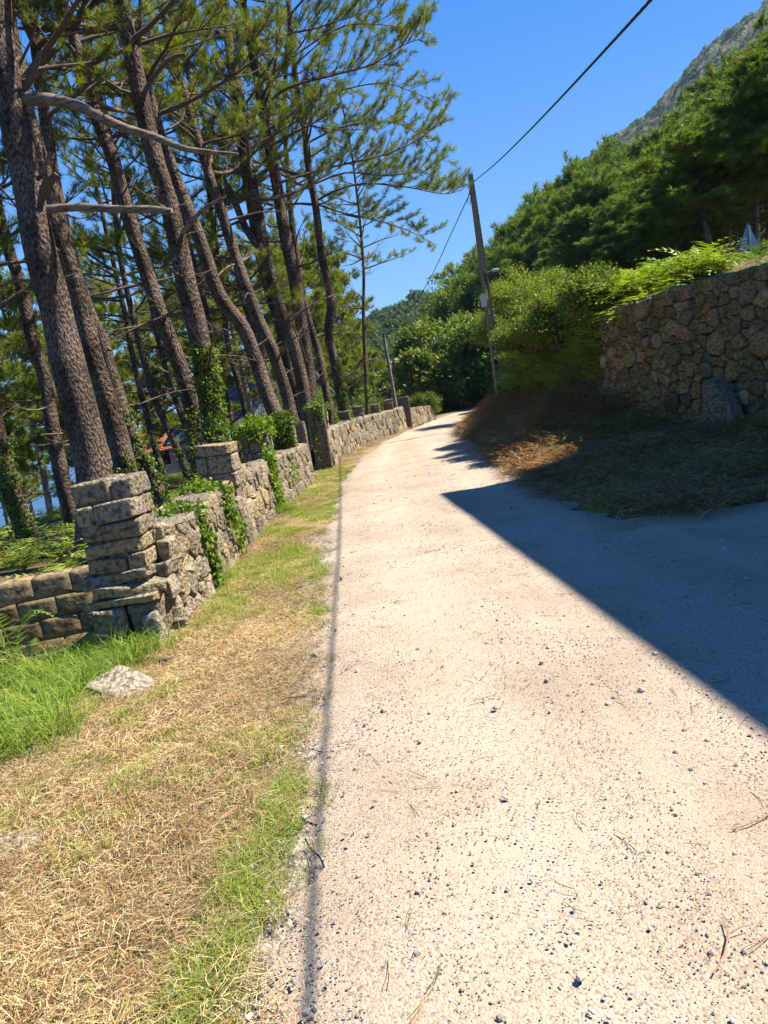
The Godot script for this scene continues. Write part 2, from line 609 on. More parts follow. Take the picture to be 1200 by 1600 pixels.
func straw_mesh(n: int, l: float, wid: float, spread: float, h: float) -> ArrayMesh:
	var b := Buf.new()
	for k in n:
		var p := Vector3(rr(-1, 1) * spread, rr(0.002, h), rr(-1, 1) * spread)
		var a := rr(0, TAU)
		var d := Vector3(cos(a), rr(-0.12, 0.18), sin(a)).normalized() * l * rr(0.4, 1.1)
		var s := Vector3(-sin(a), rr(-0.5, 0.5), cos(a)) * wid * 0.5
		var bend := Vector3(-sin(a), 0, cos(a)) * l * rr(-0.15, 0.15) + Vector3.UP * rr(0, h * 0.7)
		var g := rr(0.7, 1.2)
		var u := rng.randf()
		var c := Color(0.76, 0.60, 0.33) if u < 0.27 else Color(0.60, 0.40, 0.19) if u < 0.58 else Color(0.46, 0.23, 0.085) if u < 0.80 else Color(0.20, 0.13, 0.06) if u < 0.93 else Color(0.36, 0.40, 0.10)
		c = Color(c.r * g, c.g * g, c.b * g)
		var p1 := p + d * 0.5 + bend
		b.quad(p - s, p + s, p1 + s, p1 - s, c)
		b.quad(p1 - s, p1 + s, p + d + s * 0.5, p + d - s * 0.5, c)
	return b.mesh(M.straw)

# a bracken frond: a bent midrib with paired side leaflets; fine ones carry their own small lobes
func frond(b: Buf, root: Vector3, yaw: float, l: float, rise: float, fine: bool) -> void:
	var out := Vector3(cos(yaw), 0, sin(yaw))
	var side := Vector3(-out.z, 0, out.x)
	var pairs := 16 if fine else 9
	var prev := root
	var g := rr(0.8, 1.2)
	for k in range(1, pairs + 1):
		var t := float(k) / pairs
		var p := root + out * l * (t * 0.55 + t * t * 0.35) + Vector3.UP * l * rise * (t * 1.1 - t * t * 0.75)
		var dd := (p - prev).normalized()
		b.quad(prev - side * 0.004, prev + side * 0.004, p + side * 0.003, p - side * 0.003, Color(0.9 * g, 0.8 * g, 0.6 * g))
		var pl := l * 0.36 * (1.0 - t * 0.92) * smoothstep(0.0, 0.25, t)
		if pl > 0.01:
			for sg in [-1.0, 1.0]:
				var pd: Vector3 = (side * sg + dd * 0.45 + Vector3.UP * rr(-0.25, 0.05)).normalized()
				var w := l / pairs * 0.42
				var c := Color(g * rr(0.9, 1.1), g * rr(0.95, 1.05), g * 0.9)
				if fine:
					var lobes := 6
					for q in lobes:
						var f0 := float(q) / lobes
						var f1 := float(q + 1) / lobes
						var c0 := p + pd * pl * f0
						var c1 := p + pd * pl * f1
						var ww := w * (1.0 - f0 * 0.85)
						b.tri(c0, c0.lerp(c1, 0.75) + dd * ww, c1, c)
						b.tri(c0, c1, c0.lerp(c1, 0.75) - dd * ww, c)
				else:
					b.tri(p + dd * w * 0.6, p + pd * pl, p - dd * w * 0.6, c)
		prev = p

func fern_mesh(n: int, l: float, rise: float, fine: bool) -> ArrayMesh:
	var b := Buf.new()
	for k in n:
		frond(b, Vector3(rr(-0.03, 0.03), 0, rr(-0.03, 0.03)), TAU * k / n + rr(-0.35, 0.35), l * rr(0.7, 1.1), rise * rr(0.75, 1.25), fine)
	return b.mesh(M.leaf)

func pebble_mesh(seed_: float) -> ArrayMesh:
	var b := Buf.new()
	var pts := [Vector3(1, 0, 0), Vector3(0.4, 0, 0.9), Vector3(-0.7, 0, 0.65), Vector3(-0.95, 0, -0.2), Vector3(-0.2, 0, -0.95), Vector3(0.7, 0, -0.7)]
	for k in pts.size():
		pts[k] = pts[k] * rr(0.75, 1.1) + Vector3(0, rr(-0.15, 0.15), 0)
	var top := []
	for k in pts.size():
		top.push_back(pts[k] * rr(0.5, 0.72) + Vector3(0, rr(0.4, 0.68), 0))
	var cap := Vector3(rr(-0.2, 0.2), rr(0.62, 0.8), rr(-0.2, 0.2))
	for k in pts.size():
		var j := (k + 1) % pts.size()
		b.quad(pts[k], pts[j], top[j], top[k])
		b.tri(top[k], top[j], cap)
		b.quad(pts[j], pts[k], pts[k] * 0.5 + Vector3.DOWN * 0.6, pts[j] * 0.5 + Vector3.DOWN * 0.6)
	return b.mesh(M.pebble)

# ---------------------------------------------------------------- trees
# one limb with its side twigs; needle tufts are added to xf where it is alive
func limb(b: Buf, xf: Array[Transform3D], pts: PackedVector3Array, r0: float, live: float, scale := 1.0, twigs := 1.0, droop := 0.0) -> void:
	var rad := PackedFloat32Array()
	for k in pts.size():
		rad.push_back(maxf(0.006, r0 * (1.0 - 0.85 * k / (pts.size() - 1.0))))
	tube(b, pts, rad, 5 if r0 > 0.035 else 4)
	var l := length_of(pts)
	var n := int(l * 3.4 * twigs + 1)
	for k in n:
		var t := lerpf(0.25 if live > 0 else 0.12, 1.0, (k + rng.randf()) / n)
		var f := t * (pts.size() - 1)
		var a := mini(int(f), pts.size() - 2)
		var p := pts[a].lerp(pts[a + 1], f - a)
		var d := (pts[a + 1] - pts[a]).normalized()
		var s := d.cross(rdir()).normalized()
		s.y = absf(s.y) * 0.5 - 0.05
		var sd := (d * rr(0.4, 0.9) + s).normalized()
		var sl := clampf(l * 0.42 * (1.15 - t * 0.8), 0.25, 1.5) * rr(0.6, 1.15)
		var q1 := p + sd * sl * 0.5 + Vector3.UP * (rr(-0.05, 0.08) - droop) * sl
		var q2 := p + sd * sl + Vector3.UP * (rr(0.0, 0.3) - droop) * sl
		var sp := PackedVector3Array([p, q1, q2])
		var r1 := clampf(r0 * 0.28, 0.006, 0.02)
		tube(b, sp, PackedFloat32Array([r1, r1 * 0.75, r1 * 0.4]), 3)
		if rng.randf() < live:
			var m := int(sl / (0.115 * scale)) + 1
			for e in m:
				var u := lerpf(0.35, 1.0, (e + rng.randf() * 0.7) / m)
				var tp := (p.lerp(q1, u * 2) if u < 0.5 else q1.lerp(q2, u * 2 - 1))
				var td := (sd + rdir() * 0.75 + Vector3.UP * 0.35).normalized()
				xf.push_back(Transform3D(basis_along(td, rr(0, TAU)).scaled_local(Vector3.ONE * scale * rr(0.7, 1.2)), tp))
		else:
			for e in 2:
				var tp := p.lerp(q1, rr(0.4, 1.0))
				var td := (sd + rdir() * 0.9).normalized()
				tube(b, PackedVector3Array([tp, tp + td * sl * rr(0.2, 0.5)]), PackedFloat32Array([r1 * 0.6, r1 * 0.3]), 3)

const GREEN_LO := Color(0.085, 0.125, 0.02)
const GREEN_HI := Color(0.31, 0.335, 0.055)

# a pine whose stem follows the given points of the photograph on a plane that many metres ahead
func pine(label: String, px: Array, depth: float, r: float, height: float, o := {}) -> Node3D:
	var pts := PackedVector3Array()
	for p in px:
		var w := at(p[0], p[1], depth)
		w.z += nz.get_noise_2d(w.y * 14.0, depth * 9.0) * 0.25
		pts.push_back(w)          # from the bottom upwards
	var d0 := (pts[1] - pts[0]).normalized()
	while pts[0].y > land(pts[0].x, pts[0].z) - 0.15:
		pts.insert(0, pts[0] - d0 * 0.6)
	var foot := Vector3(pts[0].x, land(pts[0].x, pts[0].z), pts[0].z)
	var d1 := (pts[-1] - pts[-2]).normalized()
	while pts[-1].y < height:
		d1 = (d1 + Vector3(rr(-0.1, 0.1), 0.12, rr(-0.1, 0.1))).normalized()
		pts.push_back(pts[-1] + d1 * 1.3)
	var t := thing("pine_tree", label, "tree", foot, o.get("group", ""))
	for k in pts.size(): pts[k] -= foot
	var path := smooth_path(pts, 5)
	var rad := PackedFloat32Array()
	for k in path.size():
		var h := path[k].y
		rad.push_back(r * 0.9 * (1.0 - 0.72 * clampf(h / (height - foot.y), 0, 1)) * (1.0 + 0.45 * exp(-maxf(h, 0) * 3.0)) + 0.01)
	var b := Buf.new()
	tube(b, path, rad, 14 if r > 0.12 else 9, 0.10)
	put("trunk", b.mesh(M.bark), t)
	# the limbs
	var xf: Array[Transform3D] = []
	var bw := Buf.new()
	var start: float = o.get("crown", 0.45) * height
	var k := 0
	var n_live: int = o.get("live", 46)
	var reach: float = o.get("reach", 2.9)
	for q in n_live:
		var h := lerpf(start, height * 0.99, pow((q + rng.randf()) / n_live, 0.85))
		var f := 0
		while f < path.size() - 2 and path[f].y < h - foot.y: f += 1
		var p := path[f]
		var a := rr(0, TAU)
		var tt := clampf((h - start) / (height - start), 0, 1)
		var l := reach * (1.0 - 0.62 * tt) * rr(0.55, 1.15)
		var e := lerpf(0.12, 0.75, tt) + rr(-0.2, 0.2)
		var d := Vector3(cos(a), e, sin(a)).normalized()
		var bp := PackedVector3Array([p])
		var c := p
		for s in 5:
			d = (d + Vector3(rr(-0.16, 0.16), rr(-0.1, 0.17), rr(-0.16, 0.16))).normalized()
			c += d * l / 5
			bp.push_back(c)
		limb(bw, xf, bp, clampf(0.017 * l + 0.01, 0.015, rad[f] * 0.6), 0.93)
	# dead sticks below the crown
	for q in int(o.get("dead", 16)):
		var h := rr(1.6, start + 1.5)
		var f := 0
		while f < path.size() - 2 and path[f].y < h: f += 1
		var a := rr(0, TAU)
		var d := Vector3(cos(a), rr(-0.15, 0.5), sin(a)).normalized()
		var l := rr(0.25, 1.0) if rng.randf() < 0.65 else rr(1.0, 2.2)
		var bp := PackedVector3Array([path[f]])
		var c := path[f]
		for s in 4:
			d = (d + rdir() * 0.22).normalized()
			c += d * l / 4
			bp.push_back(c)
		if rng.randf() < 0.35:
			var bd := Buf.new()
			limb(bd, xf, bp, clampf(0.016 * l + 0.008, 0.01, 0.04), 0.0, 1.0, 0.6)
			put("dead_branch", bd.mesh(M.dead_wood), t)
			continue
		limb(bw, xf, bp, clampf(0.014 * l + 0.008, 0.01, 0.035), 0.0, 1.0, 0.6)
	for sp in o.get("limbs", []):
		var bp := PackedVector3Array()
		var dz := 0.0
		for q in sp.px:
			var w := at(q[0], q[1], depth + dz) - foot
			dz += sp.get("dz", 0.0)
			bp.push_back(w)
		bp = smooth_path(bp, 3)
		limb(bw, xf, bp, sp.get("r", 0.05), sp.get("live", 0.9), 1.0, sp.get("twigs", 1.3))
	var cm := ArrayMesh.new()
	bw.add_surface(cm, M.twig)
	if xf.size(): joined(T.tuft, xf, GREEN_LO, GREEN_HI, Color(0.2, 0.12, 0.04), 0.04).add_surface(cm, M.needle)
	put("crown", cm, t)
	for sp in o.get("stubs", []):   # thick dead limbs that stand out singly
		var bp := PackedVector3Array()
		var dz := 0.0
		for q in sp.px:
			bp.push_back(at(q[0], q[1], depth - dz) - foot)
			dz += sp.get("dz", 0.04)
		bp = smooth_path(bp, 4)
		var rd := PackedFloat32Array()
		for q in bp.size():
			rd.push_back(lerpf(sp.r, sp.r2, q / (bp.size() - 1.0)))
		var sb := Buf.new()
		tube(sb, bp, rd, 9, 0.16, true)
		put(sp.name, sb.mesh(M[sp.mat]), t)
	var iv: Array = o.get("ivy", [])
	if iv.size():
		var ix: Array[Transform3D] = []
		for s in iv:
			for q in int(s[2]):
				var h: float = lerpf(s[0], s[1], pow(rng.randf(), 1.25))
				var f := 0
				while f < path.size() - 2 and path[f].y < h: f += 1
				var a: float = s[3] + rng.randfn(0.0, 0.75)
				var dd := Vector3(cos(a), rr(-0.25, 0.25), sin(a)).normalized()
				ix.push_back(Transform3D(basis_along((dd + Vector3.DOWN * 0.5).normalized(), rr(0, TAU)).scaled_local(Vector3.ONE * rr(0.7, 1.2)), path[f].lerp(path[f + 1], rng.randf()) + dd * (rad[f] + rr(0.0, 0.06))))
		put("ivy", joined(T.ivy, ix, Color(0.05, 0.085, 0.015), Color(0.22, 0.30, 0.04)).mesh(M.leaf), t)
	return t

# a wood pine seen from afar: stem, limbs and a crown of coarser tufts
func wood_pine(called: String, height: float, crown: float, reach: float, limbs: int, lo: Color, hi: Color, low_limbs := 10) -> Node3D:
	var t := thing(called, "", "tree")
	var path := PackedVector3Array([Vector3(0, -1.0, 0)])
	var d := Vector3.UP
	var c := Vector3.ZERO
	while c.y < height:
		path.push_back(c)
		d = (d + Vector3(rr(-0.09, 0.09), 0.1, rr(-0.09, 0.09))).normalized()
		c += d * height / 9.0
	path.push_back(c)
	var rad := PackedFloat32Array()
	for p in path: rad.push_back(0.17 * (1.0 - 0.85 * clampf(p.y / height, 0, 1)) + 0.015)
	var b := Buf.new()
	tube(b, path, rad, 7)
	put("trunk", b.mesh(M.bark_far), t)
	var xf: Array[Transform3D] = []
	var bw := Buf.new()
	for q in limbs + low_limbs:
		var tt := (q + rng.randf()) / limbs
		if q >= limbs: tt = -rng.randf() * 0.5
		var h := lerpf(crown * height, height * 0.97, clampf(tt, -1, 1))
		h = maxf(h, 1.5)
		var f := 0
		while f < path.size() - 2 and path[f + 1].y < h: f += 1
		var p := path[f].lerp(path[f + 1], clampf((h - path[f].y) / (path[f + 1].y - path[f].y), 0, 1))
		var a := rr(0, TAU)
		var l := reach * sqrt(1.02 - pow(clampf(tt, 0, 1), 2.2)) * rr(0.6, 1.1)
		var dd := Vector3(cos(a), lerpf(0.1, 0.9, clampf(tt, 0, 1)) + rr(-0.15, 0.15), sin(a)).normalized()
		var p1 := p + dd * l * 0.5
		var p2 := p + dd * l + Vector3.UP * l * 0.15
		tube(bw, PackedVector3Array([p, p1, p2]), PackedFloat32Array([0.035, 0.025, 0.01]), 3)
		if tt < 0 : continue
		var n := int(l * 8.5) + 4
		# needles gather in rounded clumps towards the limb's end, with gaps between the clumps
		var hubs := []
		for e in 3:
			var u := lerpf(0.4, 1.0, (e + rng.randf() * 0.8) / 2.8)
			hubs.append((p.lerp(p1, u * 2) if u < 0.5 else p1.lerp(p2, minf(u * 2 - 1, 1.0))) + rdir() * l * 0.12)
		for e in n:
			var hub: Vector3 = hubs[rng.randi() % 3]
			var o := rdir()
			o.y = absf(o.y) * 0.8 - 0.15
			xf.push_back(Transform3D(basis_along((o + Vector3.UP * 0.5 + dd * 0.3).normalized(), rr(0, TAU)).scaled_local(Vector3.ONE * rr(0.7, 1.15)), hub + o * rr(0.1, 0.42)))
	for e in 22:
		xf.push_back(Transform3D(basis_along((rdir() * 0.7 + Vector3.UP).normalized(), rr(0, TAU)).scaled_local(Vector3.ONE * rr(0.8, 1.2)), path[-1] + Vector3(rr(-0.5, 0.5), rr(-1.4, 0.1), rr(-0.5, 0.5))))
	var cm := ArrayMesh.new()
	bw.add_surface(cm, M.twig)
	joined(T.tuft_far, xf, lo, hi, Color(0.18, 0.12, 0.04), 0.02).add_surface(cm, M.needle)
	put("crown", cm, t)
	return t

# a broad-leaved bush or small tree: stems and leaf clumps gathered in lobes
func bush(called: String, label: String, category: String, foot: Vector3, size: Vector3, lobes: int, per: int, leaf: Buf, s: float, lo: Color, hi: Color, group := "", stem_r := 0.06) -> Node3D:
	var t := thing(called, label, category, foot, group)
	var xf: Array[Transform3D] = []
	var cols := PackedColorArray()
	var b := Buf.new()
	for k in lobes:
		var a := rr(0, TAU)
		var rad := sqrt(rng.randf())
		var hy := rr(0.22, 0.86)
		var shrink := sqrt(maxf(0.05, 1.0 - pow((hy - 0.4) / 0.62, 2.0)))
		var c := Vector3(cos(a) * rad * size.x * 0.5 * shrink, hy * size.y, sin(a) * rad * size.z * 0.5 * shrink)
		var lr := Vector3(size.x, size.y, size.z) * rr(0.13, 0.24)
		tube(b, PackedVector3Array([Vector3(rr(-0.1, 0.1) * size.x, -0.2, rr(-0.1, 0.1) * size.z), c * Vector3(0.6, 0.5, 0.6), c]), PackedFloat32Array([stem_r, stem_r * 0.6, stem_r * 0.25]), 4)
		for e in per:
			var d := rdir()
			var p := c + d * lr * pow(rng.randf(), 0.4)
			if p.y < 0.02: p.y = rr(0.02, 0.2)
			xf.push_back(Transform3D(Basis.from_euler(Vector3(rr(-0.6, 0.6), rr(0, TAU), rr(-0.6, 0.6))).scaled_local(Vector3.ONE * s * rr(0.7, 1.3)), p))
	var fm := ArrayMesh.new()
	b.add_surface(fm, M.twig)
	joined(leaf, xf, lo, hi).add_surface(fm, M.leaf)
	put("foliage", fm, t)
	return t

# ---------------------------------------------------------------- walls
func wall_core(called: String, poly: PackedVector3Array, h: Callable, w0: float, w1: float, m: Material, parent: Node, low := -0.3) -> void:
	var b := Buf.new()
	var L := length_of(poly)
	var n := int(L / 0.25) + 1
	for k in n + 1:
		var u := L * k / n
		var a := along(poly, u)
		var nn: Vector3 = (a[1] as Vector3).cross(Vector3.UP).normalized()
		var p: Vector3 = a[0]
		var top: float = h.call(u)
		b.v.append_array(PackedVector3Array([p + nn * w0 + Vector3.UP * low, p + nn * w0 + Vector3.UP * top, p + nn * w1 + Vector3.UP * top, p + nn * w1 + Vector3.UP * low]))
	for k in n:
		for s in 3:
			var p := k * 4 + s
			b.i.append_array([p, p + 1, p + 4, p + 4, p + 1, p + 5])
	for e in [[0, 1, 2, 3], [n * 4 + 3, n * 4 + 2, n * 4 + 1, n * 4]]:
		b.i.append_array([e[0], e[2], e[1], e[0], e[3], e[2]])
	put(called, b.mesh(m), parent)

func tone(list: Array, vary := 0.15) -> Color:
	var c: Color = list[rng.randi() % list.size()]
	var g := 1.0 + rr(-vary, vary)
	return Color(c.r * g, c.g * g, c.b * g)

const GRANITE := [Color(0.554, 0.486, 0.372), Color(0.475, 0.422, 0.336), Color(0.607, 0.525, 0.384), Color(0.409, 0.365, 0.300), Color(0.528, 0.474, 0.396), Color(0.581, 0.486, 0.324)]
const FIELD := [Color(0.337, 0.219, 0.085), Color(0.366, 0.255, 0.106), Color(0.279, 0.191, 0.080), Color(0.396, 0.248, 0.117), Color(0.307, 0.219, 0.090), Color(0.219, 0.170, 0.090), Color(0.352, 0.212, 0.096), Color(0.293, 0.219, 0.080), Color(0.403, 0.290, 0.144)]

# courses of squared, weathered blocks: two faces of each block show
func pillar(t: Node3D, w: float, d: float, h0: float, h1: float, course: float, tones: Array, c0 := -1) -> void:
	var y := h0
	var k := 0
	while y < h1 - 0.03:
		var ch := minf(course * rr(0.75, 1.25), h1 - y)
		if h1 - y - ch < 0.06: ch = h1 - y
		var cut := rr(0.3, 0.7) if k % 2 == 0 else (-1.0 if rng.randf() < 0.2 else rr(0.22, 0.4))
		var parts := [[0.0, 1.0]] if cut < 0 or ch > h1 - y - 0.01 and rng.randf() < 0.6 else [[0.0, cut], [cut, 1.0]]
		for q in parts:
			var bw: float = (q[1] - q[0]) * w
			var back := rr(0.45, 0.7) if rng.randf() < 0.5 else 1.0
			var zs := [[0.0, back]] if back == 1.0 else [[0.0, back], [back, 1.0]]
			for z in zs:
				var bd: float = (z[1] - z[0]) * d
				var m := block_mesh(Vector3(bw - 0.012, ch - 0.012, bd - 0.012), rr(0.006, 0.014), 0.03, tone(tones, 0.22), M.stone, 5, rng.randf() * 100)
				var o := put("stone", m, t, Vector3(-w / 2 + (q[0] + q[1]) * 0.5 * w + rr(-0.014, 0.014), y + ch / 2, -d / 2 + (1.0 - (z[0] + z[1]) * 0.5) * d + rr(-0.014, 0.014)))
				o.rotation = Vector3(rr(-0.02, 0.02), rr(-0.04, 0.04), rr(-0.02, 0.02))
		y += ch
		k += 1
	var core := Buf.new()
	box(core, Vector3(-w / 2 + 0.035, -0.3, -d / 2 + 0.035), Vector3(w / 2 - 0.035, h1 - 0.05, d / 2 - 0.035))
	put("core", core.mesh(M.mortar), t)

func rubble_wall(called: String, label: String, poly: PackedVector3Array, H: Callable, Hmax: float, thick: float, face: Array, cap: Array, tones: Array, gap: float, bulge: float, lump: float, m: Material, core_m: Material, low := 0.0, batter := 0.0, small := 0.0) -> Node3D:
	var t := thing(called, label, "wall")
	var L := length_of(poly)
	wall_core("core", poly, func(u): return H.call(u) - 0.07, -bulge * 0.9 - 0.02 - batter * (Hmax + 0.1), -thick + 0.03 - batter * Hmax, core_m, t, low - 0.4)
	var place := func(u: float, v: float, w: float) -> Vector3:
		var a := along(poly, u)
		var nn: Vector3 = (a[1] as Vector3).cross(Vector3.UP).normalized()
		var y: float = low + v / Hmax * (H.call(u) - low)
		return a[0] + Vector3.UP * y + nn * (w - batter * (y - low))
	var chink := Buf.new()
	var n := 0
	for cell in stone_cells(L, Hmax, face, 1.12):
		if cell.r < small or n >= 290:
			stone_mesh(chink, cell, gap * 0.6, 0.12, bulge * 0.45, lump, tone(tones), place)
			continue
		var b := Buf.new()
		stone_mesh(b, cell, gap, 0.16, bulge * clampf(cell.r / 0.15, 0.5, 1.4) * rr(0.7, 1.4), lump, tone(tones, 0.28), place)
		b.normals()
		put("stone", b.mesh(m), t)
		n += 1
	if chink.v.size():
		chink.normals()
		put("chinking_stones", chink.mesh(m), t).set_meta("kind", "stuff")
	if cap.size():
		var on_top := func(u: float, v: float, w: float) -> Vector3:
			var a := along(poly, clampf(u, 0.0, L))
			var nn: Vector3 = (a[1] as Vector3).cross(Vector3.UP).normalized()
			var y: float = H.call(u)
			return a[0] + Vector3.UP * (y + w - 0.01) + nn * (0.02 - v - batter * (y - low))
		for cell in stone_cells(L, thick, cap, 1.3):
			var b := Buf.new()
			stone_mesh(b, cell, gap, 0.12, bulge * 0.8, lump, tone(tones), on_top)
			b.normals()
			put("cap_stone", b.mesh(m), t)
	return t

func ivy_on(label: String, spots: Array, dense: float, lo: Color, hi: Color) -> void:
	# spots: [centre, half sizes, how many]
	var xf: Array[Transform3D] = []
	var cols := PackedColorArray()
	var c0: Vector3 = spots[0][0]
	var stems := []
	var b := Buf.new()
	for s in spots:
		var c: Vector3 = s[0]
		var h: Vector3 = s[1]
		for k in int(s[2] * dense):
			var d := rdir() * pow(rng.randf(), 0.45)
			var p := c + d * h
			var out := (Vector3(d.x / maxf(h.x, 0.05), d.y / maxf(h.y, 0.05), d.z / maxf(h.z, 0.05)).normalized() + Vector3(0.5, -0.1, 0.2)).normalized()
			xf.push_back(Transform3D(basis_along((out + Vector3.DOWN * 0.4).normalized(), rr(0, TAU)).scaled_local(Vector3.ONE * rr(0.6, 1.15)), p - c0))
		var q := PackedVector3Array([c - c0 + Vector3(0, h.y * 0.9, 0), c - c0 + rdir() * h * 0.3, c - c0 - Vector3(0, h.y * 0.9, 0)])
		b = Buf.new()
		tube(b, q, PackedFloat32Array([0.006, 0.007, 0.008]), 4)
		stems.append(b)
	var t := thing("ivy_plant", label, "ivy", c0)
	for q in stems: put("stem", q.mesh(M.twig), t)
	put("leaves", joined(T.ivy, xf, lo, hi).mesh(M.leaf), t)

# ---------------------------------------------------------------- build
func _ready() -> void:
	rng.seed = 20240807
	nz.seed = 5
	nz.frequency = 0.05
	nz.fractal_octaves = 4
	nz2.seed = 9
	nz2.frequency = 0.05
	nz2.fractal_octaves = 3
	set_view()
	make_materials()
	make_small_meshes()
	make_ground()
	make_far()
	make_left_walls()
	make_bank_wall()
	make_left_pines()
	make_poles()
	make_right_wood()
	make_shrubs()
	make_houses()
	make_verge()
	make_road_litter()

func set_view() -> void:
	var p := deg_to_rad(PITCH)
	var r := deg_to_rad(ROLL)
	c_fwd = Vector3(0, sin(p), -cos(p))
	var up := Vector3(0, cos(p), sin(p))
	c_up = up * cos(r) + Vector3.RIGHT * sin(r)
	c_right = Vector3.RIGHT * cos(r) - up * sin(r)
	var cam := Camera3D.new()
	cam.name = "camera"
	add_child(cam)
	cam.transform = Transform3D(Basis(c_right, c_up, -c_fwd), EYE)
	cam.fov = rad_to_deg(2.0 * atan(800.0 / FOCAL))
	cam.near = 0.05
	cam.far = 6000.0
	cam.current = true
	var e := Environment.new()
	e.background_mode = Environment.BG_SKY
	var sk := ProceduralSkyMaterial.new()
	sk.sky_top_color = Color(0.14, 0.52, 0.94)
	sk.sky_horizon_color = Color(0.68, 0.90, 1.0)
	sk.sky_curve = 0.16
	sk.ground_bottom_color = Color(0.30, 0.28, 0.24)
	sk.ground_horizon_color = Color(0.5, 0.6, 0.68)
	sk.sun_angle_max = 12.0
	sk.energy_multiplier = 1.0
	e.sky = Sky.new()
	e.sky.sky_material = sk
	e.background_energy_multiplier = 0.355
	e.tonemap_mode = Environment.TONE_MAPPER_LINEAR
	e.tonemap_exposure = 2.95
	e.fog_enabled = true
	e.fog_density = 0.00013
	e.fog_light_color = Color(0.62, 0.80, 1.0)
	e.sdfgi_enabled = true
	e.ssao_enabled = true
	e.ssil_enabled = true
	var we := WorldEnvironment.new()
	we.name = "air"
	we.environment = e
	add_child(we)
	var sun := DirectionalLight3D.new()
	sun.name = "sun"
	sun.light_energy = 1.6
	sun.light_color = Color(1.0, 0.965, 0.91)
	sun.light_angular_distance = 0.53
	sun.shadow_enabled = true
	add_child(sun)
	sun.look_at_from_position(Vector3.ZERO, -Vector3(0.74, 1.0, -0.111), Vector3.UP)

func make_small_meshes() -> void:
	T.tuft = tuft_mesh(44, 0.17, 0.16, 0.009)
	T.tuft_far = tuft_mesh(46, 0.36, 0.36, 0.04)
	T.ivy = leaf_cluster(7, 0.07, 0.06, 0.05, 0.1)
	T.leaves = leaf_cluster(26, 0.19, 0.075, 0.04)
	T.leaves_far = leaf_cluster(26, 0.42, 0.26, 0.15)
	T.clump_far = leaf_cluster(90, 2.2, 1.5, 1.0)
	T.fern = fern_mesh(7, 0.75, 0.75, true)
	T.fern_far = fern_mesh(7, 0.85, 0.8, false)
	T.grass_tall = grass_mesh(26, 0.30, 0.11, 0.006, 1.0)
	T.grass_short = grass_mesh(34, 0.085, 0.075, 0.0036, 1.0)
	T.grass_far = grass_mesh(18, 0.4, 0.2, 0.018, 0.9)
	T.straw = straw_mesh(820, 0.095, 0.0017, 0.25, 0.016)
	T.straw_far = straw_mesh(80, 0.28, 0.005, 0.35, 0.05)

